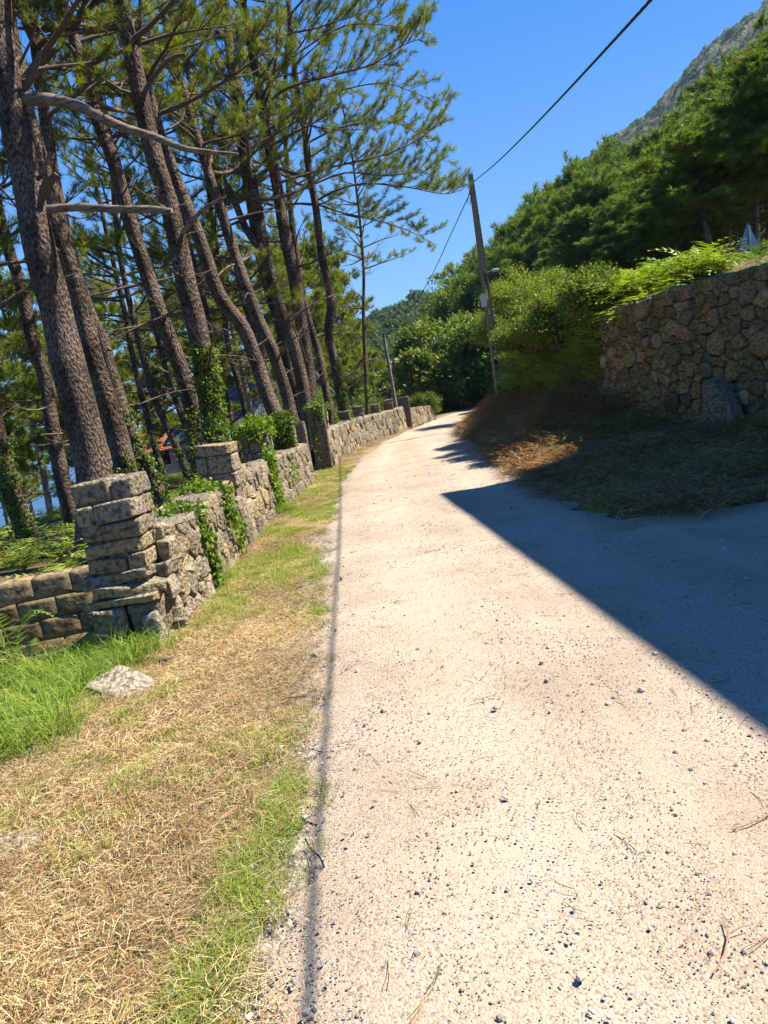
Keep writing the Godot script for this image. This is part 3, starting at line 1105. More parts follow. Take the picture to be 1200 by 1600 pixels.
func make_ground() -> void:
	var xs := PackedFloat32Array()
	var zs := PackedFloat32Array()
	var x := -260.0
	while x < 260.0:
		xs.push_back(x)
		var d := maxf(0.0, maxf(-4.5 - x, x - 8.0))
		x += 0.14 + d * 0.09
	var z := 45.0
	while z > -260.0:
		zs.push_back(z)
		var d := maxf(0.0, maxf(z - 0.5, -20.0 - z))
		z -= 0.16 + d * 0.07
	var b := Buf.new()
	var nx := xs.size()
	for q in zs.size():
		var le := lut(XL, zs[q])
		var re := lut(XR, zs[q])
		for p in nx:
			var gx := xs[p]
			var gz := zs[q]
			b.v.push_back(Vector3(gx, land(gx, gz) - 0.03, gz))
			var n1 := nz.get_noise_2d(gx * 6, gz * 6)
			var verge := Color(0.34, 0.255, 0.15).lerp(Color(0.25, 0.20, 0.09), smoothstep(-0.1, 0.3, n1))
			var c := verge
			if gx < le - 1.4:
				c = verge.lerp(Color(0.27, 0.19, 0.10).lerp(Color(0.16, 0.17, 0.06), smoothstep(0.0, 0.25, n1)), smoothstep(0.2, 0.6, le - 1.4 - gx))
			elif gx > le - 0.5 and gx < re - 0.2:
				c = verge.lerp(Color(0.52, 0.45, 0.36), smoothstep(0.42, 0.12, le - gx + n1 * 0.3))
			elif gx > re - 0.2:
				c = verge   # the same dry soil as the verge across the lane
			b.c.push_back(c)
	for q in zs.size() - 1:
		for p in nx - 1:
			var a := q * nx + p
			b.i.append_array([a, a + nx, a + 1, a + 1, a + nx, a + nx + 1])
	b.normals()
	tag(put("ground", b.mesh(M.earth)), "earthy ground with dry verge, pine grove floor and bank", "ground", "", "structure")
	# the lane: a worn gravel sheet with ragged edges; it widens into a yard beside the bank
	var r := Buf.new()
	z = 30.0
	var cross := 26
	var rows := 0
	while z > -63.0:
		var lo := lut(XL, z) + nz2.get_noise_2d(3.0, z * 22) * 0.16 + nz2.get_noise_2d(30.0, z * 90) * 0.10 + nz2.get_noise_2d(70.0, z * 300) * 0.05
		var hi := lut(XR, z) + nz2.get_noise_2d(60.0, z * 22) * 0.16 + nz2.get_noise_2d(90.0, z * 90) * 0.10 + nz2.get_noise_2d(170.0, z * 300) * 0.05
		if z > -7.6: hi = lerpf(hi, 7.0, smoothstep(-7.4, -6.5, z + nz2.get_noise_2d(9.0, z * 40) * 0.3))
		if z < -50.0: hi = minf(hi, lo + 8)
		for k in cross + 1:
			var gx := lerpf(lo, hi, float(k) / cross)
			var mid := (gx - lo) / 2.9
			var edge := minf(k, cross - k)
			var rut := -0.012 * exp(-pow((mid - 0.3) / 0.1, 2.0)) - 0.012 * exp(-pow((mid - 0.78) / 0.1, 2.0))
			var y := land(gx, z) + 0.012 + rut + 0.006 * nz.get_noise_2d(gx * 14, z * 14) - (0.035 if edge < 1 else 0.0)
			r.v.push_back(Vector3(gx, y, z))
			var w := nz.get_noise_2d(gx * 9 + 50, z * 3)
			var c := Color(0.71, 0.675, 0.635).lerp(Color(0.65, 0.61, 0.57), smoothstep(0.0, 0.35, w))
			var dust := exp(-pow((mid - 0.28) / 0.09, 2.0)) + exp(-pow((mid - 0.8) / 0.09, 2.0))   # fine pale dust packed in the wheel tracks
			c = c.lerp(Color(0.765, 0.73, 0.69), clampf(dust, 0, 1) * (0.55 + 0.6 * nz.get_noise_2d(gx * 8, z * 5)))
			c *= 1.0 + 0.07 * nz2.get_noise_2d(gx * 90.0, z * 2.5 + 40.0) + 0.05 * nz2.get_noise_2d(gx * 30.0 + 200.0, z * 9.0)
			r.c.push_back(c)
		rows += 1
		z -= (0.07 if z < 0.0 else 0.3) + maxf(0.0, -z - 8.0) * 0.012
	for q in rows - 1:
		for p in cross:
			var a := q * (cross + 1) + p
			r.i.append_array([a, a + cross + 1, a + 1, a + 1, a + cross + 1, a + cross + 2])
	r.normals()
	tag(put("road", r.mesh(M.gravel)), "pale sandy gravel lane bending away between the walls", "road", "", "structure")
	var s := Buf.new()
	s.quad(Vector3(-3000, -15, 3000), Vector3(-3000, -15, -4000), Vector3(-40, -15, -4000), Vector3(-40, -15, 3000))
	tag(put("sea", s.mesh(M.sea)), "deep blue sea glimpsed beyond the grove", "sea", "", "structure")

# the mountain: a ridge line read from the photograph, half a kilometre off, with slopes down to the wood
func ridge(px: Array, dist: float, foot_d: float, foot_h: float, rough: float, called: String, label: String, rocky: float) -> Array:
	var crest := PackedVector3Array()
	for p in px:
		crest.push_back(at(p[0], p[1], dist))
	crest = smooth_path(crest, 12)
	var b := Buf.new()
	var rows := 46
	var tops := []
	for k in crest.size():
		var c := crest[k]
		var dir := Vector3(c.x, 0, c.z).normalized()
		var f := dir * foot_d
		f.y = foot_h
		for q in rows + 14:
			var p: Vector3
			if q <= rows:
				var t := float(q) / rows
				p = f.lerp(c, t)
				p.y = lerpf(foot_h, c.y, pow(t, 1.15))
				var a := sin(PI * clampf(t, 0, 1))
				p.y += (nz.get_noise_2d(p.x * 0.35, p.z * 0.35) * 14.0 + nz.get_noise_2d(p.x * 1.4, p.z * 1.4) * 7.0) * rough * a
				p.y += nz2.get_noise_2d(p.x * 1.1, p.z * 1.1) * 4.0 * rough * smoothstep(0.0, 0.2, t)
				p.y += (1.0 - absf(nz2.get_noise_2d(p.x * 2.6 + 77, p.z * 2.6))) * 2.5 * rough
			else:
				var t := float(q - rows) / 14.0
				p = c + dir * 260.0 * t
				p.y = lerpf(c.y, -20.0, t * t)
			b.v.push_back(p)
			var n1 := nz.get_noise_2d(p.x * 1.2 + 300, p.z * 1.2 + p.y)
			var n2 := nz2.get_noise_2d(p.x * 2.5, p.y * 5.0)
			var heath := Color(0.075, 0.105, 0.04).lerp(Color(0.135, 0.135, 0.06), smoothstep(-0.2, 0.2, n2))
			var c2 := heath.lerp(Color(0.25, 0.205, 0.15), smoothstep(0.04, 0.18, n1 + n2 * 0.5 + rocky - 0.24))
			b.c.push_back(c2)
			if q == rows: tops.append(p)
	var w := rows + 14
	for k in crest.size() - 1:
		for q in w - 1:
			var a := k * w + q
			b.i.append_array([a, a + 1, a + w, a + w, a + 1, a + w + 1])
	b.normals()
	tag(put(called, b.mesh(M.hill)), label, "hill", "", "structure")
	return [b.v, w, crest.size(), rows]

func make_far() -> void:
	var g := ridge([[1500, -300], [1350, -120], [1200, 5], [1145, 48], [1100, 85], [1050, 138], [1000, 190], [965, 212], [930, 240], [880, 290], [800, 385], [720, 455], [680, 470], [640, 480], [600, 500], [540, 520], [450, 560], [330, 620]], 520.0, 150.0, 4.0, 1.0, "mountain", "rocky mountain slope with patches of heath and scrub", 0.1)
	var xf: Array[Transform3D] = []
	var cols := PackedColorArray()
	var v: PackedVector3Array = g[0]
	for k in g[2]:
		for q in g[3] + 1:
			var p: Vector3 = v[k * g[1] + q]
			var lowland := smoothstep(75.0, 30.0, p.y)
			var chance := 0.8 + lowland * 2.4
			if q > g[3] - 3: chance = maxf(chance, 0.3)
			if p.x < 100: chance = maxf(chance, 2.2)
			if nz.get_noise_2d(p.x * 1.5, p.z * 1.5 + p.y) < -0.12 and p.x > 100: chance *= 0.2
			while chance > 0:
				if rng.randf() < chance:
					var k2 := mini(k + 1, int(g[2]) - 1)
					var q2 := maxi(q - 1, 0)
					var fa := rng.randf()
					var fb := rng.randf()
					var o: Vector3 = v[k * g[1] + q].lerp(v[k2 * g[1] + q], fa).lerp(v[k * g[1] + q2].lerp(v[k2 * g[1] + q2], fa), fb) + Vector3(0, rr(-0.9, 0.0), 0)
					xf.push_back(Transform3D(Basis.from_euler(Vector3(0, rr(0, TAU), 0)).scaled_local(Vector3(1, rr(0.7, 1.3), 1) * (rr(0.6, 1.4) if p.y < 70 else rr(0.25, 0.8))), o))
					cols.push_back(Color(0.05, 0.085, 0.028).lerp(Color(0.12, 0.16, 0.045), rng.randf()))
				chance -= 1.0
	tag(scatter("hill_wood", T.clump_far.mesh(M.leaf), xf, cols), "far woods and scrub covering the hill slopes", "woods", "", "stuff")

func make_left_walls() -> void:
	var face := PackedVector3Array([Vector3(-1.78, 0, -5.9), Vector3(-1.74, 0, -6.6), Vector3(-1.80, 0, -9.2), Vector3(-1.70, 0, -12.35), Vector3(-1.42, 0, -16.1)])
	rubble_wall("stone_wall", "low ruined rubble wall with ivy, running from squared pillar to gate gap", face, func(u): return 0.90 + 0.05 * nz.get_noise_2d(u * 16, 7.0) - 0.08 * exp(-pow((u - 0.9) / 0.5, 2.0)), 0.9, 0.44,
		[[0.19, 60], [0.14, 260], [0.10, 900], [0.065, 1600]], [[0.19, 60], [0.13, 240], [0.085, 500]], GRANITE, 0.006, 0.032, 0.04, M.stone, M.mortar, 0.0, 0.03, 0.05)
	# pillars: the first stands at the wall's end, the others on top of the wall
	var t := thing("stone_pillar", "tall weathered block pillar at wall end beside mossy block wall", "pillar", Vector3(-2.08, 0, -5.80))
	pillar(t, 0.46, 0.5, 0.62, 1.34, 0.135, GRANITE)
	# its rubble foot: long flat stones, then an upright corner stone
	for s in [[Vector3(-0.02, 0.57, 0.0), Vector3(0.5, 0.10, 0.54)], [Vector3(0.04, 0.475, 0.02), Vector3(0.56, 0.09, 0.56)], [Vector3(-0.02, 0.405, 0.04), Vector3(0.52, 0.06, 0.6)], [Vector3(-0.12, 0.21, 0.06), Vector3(0.26, 0.34, 0.52)], [Vector3(0.14, 0.2, 0.12), Vector3(0.22, 0.4, 0.30)], [Vector3(0.20, 0.12, 0.27), Vector3(0.13, 0.28, 0.14)], [Vector3(0.2, 0.16, -0.14), Vector3(0.2, 0.36, 0.24)], [Vector3(0.26, 0.42, 0.03), Vector3(0.12, 0.16, 0.2)], [Vector3(0.27, 0.56, -0.08), Vector3(0.14, 0.13, 0.22)], [Vector3(0.27, 0.68, -0.17), Vector3(0.13, 0.15, 0.18)], [Vector3(0.25, 0.03, 0.24), Vector3(0.12, 0.1, 0.12)], [Vector3(0.31, 0.07, 0.02), Vector3(0.1, 0.14, 0.14)]]:
		var o := put("stone", block_mesh(s[1], 0.014, 0.07, tone(GRANITE, 0.22), M.stone, 5, rng.randf() * 90), t, s[0])
		o.rotation = Vector3(rr(-0.08, 0.08), rr(-0.15, 0.15), rr(-0.08, 0.08))
	for s in [["square block stub of grey stone on low wall next to ivy strands", Vector3(-1.98, 0.84, -9.45), 0.46, 0.5, 0.55], ["stone stub on the wall under bushy bright green ivy", Vector3(-1.93, 0.84, -12.6), 0.46, 0.5, 0.55], ["stone stub half hidden by dark ivy near the gate gap", Vector3(-1.75, 0.84, -15.3), 0.44, 0.5, 0.6]]:
		t = thing("stone_pillar", s[0], "pillar", s[1])
		pillar(t, s[2], s[3], -0.02, s[4], 0.2, GRANITE)
	# dressed slab at the wall's end, and the gate post across the gap
	t = thing("end_post", "slim upright stone slab closing the ivy wall at gate gap", "post", Vector3(-1.55, 0, -16.32))
	var pm := block_mesh(Vector3(0.30, 1.75, 0.22), 0.02, 0.02, Color(0.44, 0.39, 0.31), M.stone, 5, 3.0)
	put("slab", pm, t, Vector3(0, 0.52, 0))
	t = thing("gate_post", "tall squared granite gate post with ivy at top", "post", Vector3(-1.30, 0, -18.95))
	put("shaft", block_mesh(Vector3(0.42, 2.0, 0.34), 0.02, 0.02, Color(0.40, 0.34, 0.27), M.stone, 6, 13.0), t, Vector3(0, 0.62, 0))
	put("cap", block_mesh(Vector3(0.44, 0.09, 0.36), 0.02, 0.02, Color(0.40, 0.34, 0.27), M.stone, 4, 23.0), t, Vector3(0, 1.63, 0))
	var face2 := PackedVector3Array([Vector3(-1.10, 0, -19.15), Vector3(-0.95, 0, -22), Vector3(-0.45, 0, -26.3), Vector3(0.3, 0, -29.2), Vector3(1.68, 0, -34.4)])
	rubble_wall("stone_wall", "long pale rubble wall with stone stubs beyond the gate post", face2, func(u): return 1.02 + 0.05 * nz.get_noise_2d(u * 9, 40.0), 1.02, 0.4, [[0.2, 100], [0.15, 400], [0.11, 1500]], [[0.2, 120], [0.14, 300]], GRANITE, 0.007, 0.035, 0.03, M.stone, M.mortar, 0.0, 0.02, 0.0)
	var stub := 0
	for s in [[1.0, 0.5, 0.5, "square stone stub with ivy just behind the gate post"], [6.2, 0.5, 0.38, "stepped stone stub on the pale wall, first after the ivy stub"], [8.6, 0.5, 0.45, "narrow stone stub on pale wall, second after the ivy stub"], [11.2, 0.45, 0.42, "stone stub on pale wall half covered by bramble"], [13.6, 0.3, 0.5, "thin stone stub near the far end of pale wall"]]:
		var a := along(face2, s[0])
		t = thing("stone_stub", s[3], "pillar", a[0] + Vector3(-0.23, 1.0, 0))
		pillar(t, 0.4, s[1], -0.02, s[2], 0.2, GRANITE)
		stub += 1
	t = thing("gate_post", "dark narrow stone post at the far end of pale wall", "post", Vector3(1.75, 0, -34.75))
	put("shaft", block_mesh(Vector3(0.5, 1.9, 0.32), 0.02, 0.03, Color(0.40, 0.34, 0.27), M.stone, 5, 33.0), t, Vector3(0, 0.55, 0))
	var face3 := PackedVector3Array([Vector3(1.95, 0, -35.0), Vector3(3.55, 0, -39.7)])
	rubble_wall("stone_wall", "short low stretch of rubble wall overgrown by bramble at bend", face3, func(u): return 0.95 - u * 0.03, 0.95, 0.4, [[0.18, 120], [0.13, 500]], [], GRANITE, 0.007, 0.03, 0.03, M.stone, M.mortar)
	# the wall of cast blocks behind the first pillar
	t = thing("block_wall", "mossy brown wall of large cast blocks behind the tall pillar", "wall", Vector3(-2.25, 0, -6.72))
	var dir := Vector3(-1, 0, 0.2).normalized()
	t.basis = Basis(dir, Vector3.UP, dir.cross(Vector3.UP))
	var back := Buf.new()
	box(back, Vector3(0, -0.5, -0.085), Vector3(4.4, 0.535, 0.085))
	put("core", back.mesh(M.mortar), t)
	for c in 5:
		for k in 14:
			var u := k * 0.325 - (0.16 if c % 2 else 0.0)
			if u < -0.17: continue
			var cc := Color(0.58, 0.45, 0.28) if c == 4 else Color(0.42, 0.34, 0.18)  # top course paler, with raking sun put into its colour; lower rows mossy
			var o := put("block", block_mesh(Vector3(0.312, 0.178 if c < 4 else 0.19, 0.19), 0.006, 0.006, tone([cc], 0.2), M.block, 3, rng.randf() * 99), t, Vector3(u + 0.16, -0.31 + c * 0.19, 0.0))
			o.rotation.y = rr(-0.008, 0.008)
	# ivy on the walls
	var lo := Color(0.06, 0.105, 0.018)
	var hi := Color(0.21, 0.29, 0.045)
	ivy_on("ivy strand trailing down the low wall nearest the tall pillar", [[Vector3(-1.95, 0.88, -7.0), Vector3(0.22, 0.04, 0.25), 35], [Vector3(-1.74, 0.62, -6.95), Vector3(0.05, 0.32, 0.10), 70], [Vector3(-1.73, 0.25, -7.0), Vector3(0.05, 0.22, 0.10), 45]], 1.0, lo, hi)
	ivy_on("thick ivy curtain over the low wall before the square stub", [[Vector3(-1.95, 0.95, -8.2), Vector3(0.22, 0.04, 0.35), 60], [Vector3(-1.76, 0.62, -8.35), Vector3(0.05, 0.36, 0.2), 120], [Vector3(-1.77, 0.3, -8.7), Vector3(0.05, 0.26, 0.2), 60]], 1.0, lo, hi)
	ivy_on("bushy bright ivy crowning a wall stub and hanging to the verge", [[Vector3(-1.93, 1.42, -12.55), Vector3(0.34, 0.24, 0.36), 420], [Vector3(-1.7, 0.78, -12.0), Vector3(0.06, 0.42, 0.2), 190], [Vector3(-1.68, 0.3, -11.9), Vector3(0.05, 0.3, 0.16), 70]], 1.0, Color(0.09, 0.15, 0.02), Color(0.24, 0.32, 0.04))
	ivy_on("dark ivy heap over the stub beside the gate gap", [[Vector3(-1.78, 1.45, -15.25), Vector3(0.32, 0.2, 0.34), 300], [Vector3(-1.75, 1.15, -14.98), Vector3(0.24, 0.3, 0.08), 150]], 1.0, lo * 0.8, hi * 0.7)
	ivy_on("ivy sprigs on the face and head of the gate post", [[Vector3(-1.25, 1.5, -18.76), Vector3(0.2, 0.3, 0.03), 50], [Vector3(-1.3, 1.65, -19.5), Vector3(0.35, 0.12, 0.5), 140], [Vector3(-1.4, 0.8, -18.75), Vector3(0.08, 0.5, 0.03), 40]], 1.0, lo, hi)
	ivy_on("thin ivy patch on low wall halfway to the gate gap", [[Vector3(-1.60, 0.5, -13.9), Vector3(0.05, 0.4, 0.35), 80]], 1.0, lo, hi)

func make_bank_wall() -> void:
	# far to near along the face, so that the face looks to the lane
	var face := PackedVector3Array([Vector3(4.33, 0, -13.6), Vector3(4.78, 0, -11.75), Vector3(5.25, 0, -9.8), Vector3(5.7, 0, -8.0)])
	rubble_wall("dry_stone_wall", "high dry-stone retaining wall of brown fieldstones on the shaded bank", face, func(u): return 2.44 + 0.05 * sin(u * 0.9) + 0.06 * nz.get_noise_2d(u * 25, 3.0) + 0.04 * u / 6.0, 2.2, 0.5,
		[[0.21, 9], [0.16, 45], [0.12, 260], [0.09, 900], [0.06, 2200], [0.036, 2600]], [[0.2, 40], [0.14, 120]], FIELD, 0.0055, 0.042, 0.06, M.fieldstone, M.mortar, 0.25, 0.05, 0.055)
	# the big upright slab at its foot
	var b := Buf.new()
	var p := at(1118, 676, 10.25)
	var place := func(u: float, v: float, w: float) -> Vector3: return Vector3(u, v, w)
	var poly := PackedVector2Array([Vector2(-0.36, -0.3), Vector2(0.36, -0.3), Vector2(0.37, 0.05), Vector2(0.26, 0.36), Vector2(0.06, 0.66), Vector2(-0.1, 0.86), Vector2(-0.26, 0.83), Vector2(-0.33, 0.3)])
	stone_mesh(b, {"poly": poly, "r": 0.4}, 0.0, 0.2, 0.08, 0.09, Color(0.25, 0.19, 0.12), place, false)
	b.normals()
	var o := put("boulder", b.mesh(M.fieldstone), null, p + Vector3(0.0, 0, 0.10))
	o.rotation = Vector3(-0.10, -1.3, 0)
	o.scale = Vector3.ONE * 0.9
	tag(o, "large dark pointed slab leaning on the dry-stone wall", "boulder")
	var n := 0
	for s in [[950, 655, 11.6, 0.28, "low brown rock half sunk at the bank wall's foot"], [965, 690, 9.4, 0.16, "small stone lying on the shaded bank below the wall"], [1010, 680, 9.9, 0.17, "rounded stone in grass under the dry-stone wall"]]:
		var q := at(s[0], s[1], s[2])
		q.y = land(q.x, q.z)
		var k := put("rock", block_mesh(Vector3(1.5, 0.7, 1.0) * s[3], s[3] * 0.3, 0.12, tone(FIELD), M.fieldstone, 4, 7.0 + n), null, q)
		k.rotation.y = rr(0, 3)
		tag(k, s[4], "rock")
		n += 1

func make_left_pines() -> void:
	pine("thickest pine with long bare grey limb and a broken stub", [[150, 790], [140, 720], [112, 600], [88, 500], [68, 400], [48, 310], [28, 210], [8, 90], [-6, 0]], 11.3, 0.315, 13.0, {"crown": 0.58, "live": 20, "dead": 12, "stubs": [
		{"name": "bare_limb", "px": [[28, 155], [60, 155], [83, 157], [127, 168], [187, 197], [240, 214], [287, 232], [333, 238], [372, 241]], "r": 0.105, "r2": 0.02, "mat": "dead_wood", "dz": 0.05},
		{"name": "bare_limb", "px": [[70, 328], [120, 324], [187, 327], [233, 327], [268, 331]], "r": 0.06, "r2": 0.05, "mat": "dead_wood", "dz": 0.08},
		{"name": "broken_stub", "px": [[58, 312], [70, 295], [88, 272]], "r": 0.10, "r2": 0.045, "mat": "twig", "dz": 0.06},
		{"name": "broken_stub", "px": [[35, 140], [50, 120], [62, 80]], "r": 0.05, "r2": 0.03, "mat": "twig", "dz": 0.04},
		{"name": "broken_stub", "px": [[58, 275], [70, 260], [78, 238]], "r": 0.03, "r2": 0.02, "mat": "dead_wood", "dz": 0.04}]})
	pine("grey pine pressed close behind the thickest pine, ivy at foot", [[197, 740], [172, 650], [146, 560], [120, 450], [98, 375], [72, 290], [45, 180], [20, 60]], 12.6, 0.205, 14.0, {"crown": 0.5, "live": 28, "ivy": [[0.0, 1.3, 90, 0.9]]})
	pine("slim pine leaning behind the paired trunks, ivy climbing its side", [[252, 786], [215, 700], [186, 620], [160, 540], [136, 475], [112, 400], [88, 300], [66, 160], [50, 20]], 14.5, 0.165, 14.5, {"crown": 0.5, "live": 40, "ivy": [[0.0, 2.2, 120, 0.6]]})
	pine("dark pine standing behind the thickest pine towards the sea", [[110, 790], [101, 750], [84, 663], [70, 597], [53, 530], [33, 447], [10, 380], [-15, 260]], 16.0, 0.175, 15.0, {"crown": 0.35, "live": 40})
	pine("short dark ivy-footed pine at the seaward edge of grove", [[38, 832], [20, 763], [0, 695], [-25, 600], [-50, 480]], 14.5, 0.2, 12.0, {"crown": 0.3, "live": 34, "ivy": [[0.0, 1.8, 200, 1.2]]})
	pine("kinked pine with ivied base behind the square wall stub", [[312, 715], [303, 663], [293, 613], [277, 560], [253, 497], [233, 440], [213, 380], [200, 333], [180, 260], [160, 207], [143, 160], [117, 67], [92, 0]], 15.5, 0.20, 15.5, {"crown": 0.5, "live": 42, "ivy": [[0.0, 2.0, 180, 1.2]]})
	pine("stout pine cloaked in bright ivy behind square wall stub", [[345, 715], [337, 680], [330, 647], [320, 580], [310, 520], [297, 463], [279, 390], [260, 310], [243, 253], [227, 187], [213, 123], [200, 53], [184, -10]], 14.0, 0.245, 15.0, {"crown": 0.55, "live": 40, "ivy": [[0.0, 3.0, 800, 1.0]], "stubs": [
		{"name": "bare_limb", "px": [[282, 368], [300, 345], [325, 322], [350, 309]], "r": 0.05, "r2": 0.02, "mat": "dead_wood", "dz": 0.08},
		{"name": "bare_limb", "px": [[225, 175], [228, 140], [262, 95], [290, 85]], "r": 0.05, "r2": 0.03, "mat": "twig", "dz": 0.05},
		{"name": "bare_limb", "px": [[205, 85], [218, 60], [220, 20], [218, -20]], "r": 0.045, "r2": 0.03, "mat": "twig", "dz": 0.04}]})
	pine("bent pine leaning hard behind the ivy-crowned wall stub", [[436, 658], [417, 617], [400, 567], [380, 513], [343, 460], [313, 373], [280, 293], [260, 240], [240, 180], [215, 90]], 17.0, 0.20, 15.5, {"crown": 0.5, "live": 40})
	pine("pine with swept stem among the pines by gate gap", [[457, 655], [443, 600], [423, 540], [403, 497], [387, 453], [367, 400], [350, 345], [333, 293], [323, 260], [293, 167], [267, 67], [252, 0]], 19.5, 0.185, 16.5, {"crown": 0.45, "live": 44})
	pine("forked pine with a pale curved second stem by gate gap", [[478, 650], [474, 610], [460, 547], [443, 500], [427, 443], [411, 375], [397, 300], [383, 233], [377, 160], [360, 83], [352, 0]], 21.5, 0.215, 17.5, {"crown": 0.42, "live": 44, "stubs": [{"name": "fork", "px": [[416, 402], [404, 385], [383, 355], [360, 300], [335, 262], [317, 227], [300, 173], [277, 110], [262, 40]], "r": 0.12, "r2": 0.05, "mat": "bark", "dz": -0.02}]})
	pine("dark straight pine hidden behind the forked pine", [[466, 650], [457, 600], [440, 517], [420, 450], [405, 390], [392, 320], [376, 220], [362, 120], [350, 20]], 24.0, 0.24, 18.0, {"crown": 0.4, "live": 44})
	pine("tall straight pine behind the gate post with long sprays over road", [[484, 650], [482, 587], [473, 520], [463, 453], [454, 405], [444, 360], [433, 293], [423, 240], [413, 187], [400, 113], [390, 60], [378, 0]], 23.0, 0.25, 18.5, {"crown": 0.5, "live": 40, "limbs": [
		{"px": [[437, 285], [480, 272], [523, 260], [597, 243], [650, 220], [688, 190]], "r": 0.055, "live": 0.8, "dz": 0.15, "twigs": 1.5},
		{"px": [[420, 162], [450, 137], [530, 115], [583, 100], [627, 72], [660, 60]], "r": 0.05, "live": 0.95, "dz": -0.2, "twigs": 1.8},
		{"px": [[415, 195], [463, 190], [500, 200], [550, 203], [600, 200]], "r": 0.04, "live": 0.9, "dz": 0.25, "twigs": 1.6},
		{"px": [[398, 66], [450, 53], [497, 43], [537, 30], [600, 8]], "r": 0.05, "live": 0.95, "dz": 0.1, "twigs": 1.8},
		{"px": [[408, 130], [470, 80], [540, 40], [610, 40], [650, 48]], "r": 0.04, "live": 0.95, "dz": 0.3, "twigs": 1.9}]})
	pine("slender pine with ivied foot just past the gate post", [[538, 650], [530, 607], [523, 567], [513, 517], [517, 470], [503, 400], [493, 320], [483, 267], [477, 213], [463, 133], [456, 60], [450, 0]], 26.0, 0.185, 18.5, {"crown": 0.42, "live": 42, "ivy": [[0.0, 2.8, 260, 0.9]], "limbs": [
		{"px": [[490, 316], [537, 293], [583, 287], [640, 293], [690, 303], [712, 300]], "r": 0.045, "live": 0.9, "dz": -0.15, "twigs": 1.9},
		{"px": [[492, 318], [537, 333], [583, 343], [637, 360], [682, 383]], "r": 0.04, "live": 0.9, "dz": 0.2, "twigs": 1.7},
		{"px": [[470, 175], [500, 153], [537, 140], [600, 130], [660, 150], [690, 165]], "r": 0.04, "live": 0.9, "dz": 0.15, "twigs": 1.7},
		{"px": [[478, 225], [530, 200], [590, 190], [640, 200], [690, 250]], "r": 0.04, "live": 0.9, "dz": -0.1, "twigs": 1.6},
		{"px": [[486, 290], [540, 270], [600, 275], [660, 270], [705, 285]], "r": 0.04, "live": 0.92, "dz": 0.1, "twigs": 1.9}]})
	pine("thin dark pine between the straight pine and the slender pine", [[515, 650], [513, 627], [497, 550], [480, 493], [468, 430], [458, 360], [450, 280]], 28.0, 0.17, 16.5, {"crown": 0.35, "live": 40})
	pine("very thin straight pine rising behind the pale wall", [[574, 640], [572, 600], [568, 500], [568, 420], [562, 340], [556, 290]], 31.5, 0.095, 13.0, {"crown": 0.5, "live": 34, "reach": 2.4, "ivy": [[0.0, 2.5, 100, 0.9]]})
	var n := 0
	for s in [[[[290, 735], [267, 680], [243, 627], [227, 567], [205, 480], [190, 400]], 24.0], [[[248, 715], [230, 647], [207, 557], [190, 470], [170, 380]], 27.0], [[[290, 670], [267, 607], [247, 527], [230, 440], [215, 360]], 25.0], [[[368, 686], [350, 610], [333, 540], [318, 470], [300, 400]], 22.0], [[[388, 662], [373, 600], [357, 547], [350, 480], [340, 400]], 23.0], [[[425, 610], [400, 523], [383, 477], [370, 420], [350, 330]], 22.5]]:
		pine("thin pine stem deep in the grove, seen between the larger trunks", s[0], s[1], rr(0.10, 0.15), rr(12.0, 15.0), {"crown": 0.33, "live": 34, "dead": 22, "group": "thin pines deep in the grove", "ivy": [[0.0, 1.6, 60, 1.0]]})
		n += 1
	# pines farther down the seaward slope
	var protos := [wood_pine("slope_pine", 11.0, 0.22, 3.0, 44, GREEN_LO, GREEN_HI), wood_pine("slope_pine", 13.0, 0.3, 3.2, 46, GREEN_LO, GREEN_HI)]
	var k := 0
	for s in [[-30, 620, 30], [40, 600, 36], [-60, 560, 24], [110, 620, 42], [175, 610, 38], [225, 600, 46], [290, 590, 40], [340, 560, 48], [395, 590, 36], [440, 560, 52], [10, 650, 50], [80, 650, 60], [150, 640, 58], [255, 640, 64], [480, 560, 44], [520, 560, 58], [545, 600, 50]]:
		var o: Node3D = protos[k % 2] if k < 2 else protos[k % 2].duplicate()
		var w := at(s[0], 640, s[2])
		w.y = land(w.x, w.z)
		if k >= 2:
			o.name = numbered("slope_pine")
			add_child(o)
		o.position = w
		o.rotation.y = rr(0, TAU)
		o.scale = Vector3.ONE * rr(0.8, 1.1)
		tag(o, "bushy pine on the seaward slope behind the roadside pines", "tree", "pines on the seaward slope")
		k += 1
	# bracken and scrub on the grove floor
	var xf: Array[Transform3D] = []
	var cols := PackedColorArray()
	for q in 2600:
		var x := rr(-16.0, -2.4)
		var z := -rr(5.0, 34.0)
		var le := lut(XL, z) - 1.9
		x += le + 1.9
		if x > le: continue
		if x > -6.2 and z > -7.3 and x < -2.2 and z < -6.2: continue
		if z > -6.9 and x > -3.9: continue
		if nz.get_noise_2d(x * 7, z * 7) < -0.05: continue
		var s := rr(0.5, 1.0)
		xf.push_back(Transform3D(Basis.from_euler(Vector3(rr(-0.2, 0.2), rr(0, TAU), rr(-0.2, 0.2))).scaled_local(Vector3.ONE * s), Vector3(x, land(x, z) - 0.02, z)))
		cols.push_back(Color(0.13, 0.19, 0.03).lerp(Color(0.32, 0.38, 0.075), rng.randf()) if rng.randf() < 0.9 else Color(0.26, 0.16, 0.06))
	tag(scatter("bracken_undergrowth", T.fern_far, xf, cols), "low green bracken covering the floor of pine grove", "undergrowth", "", "stuff")

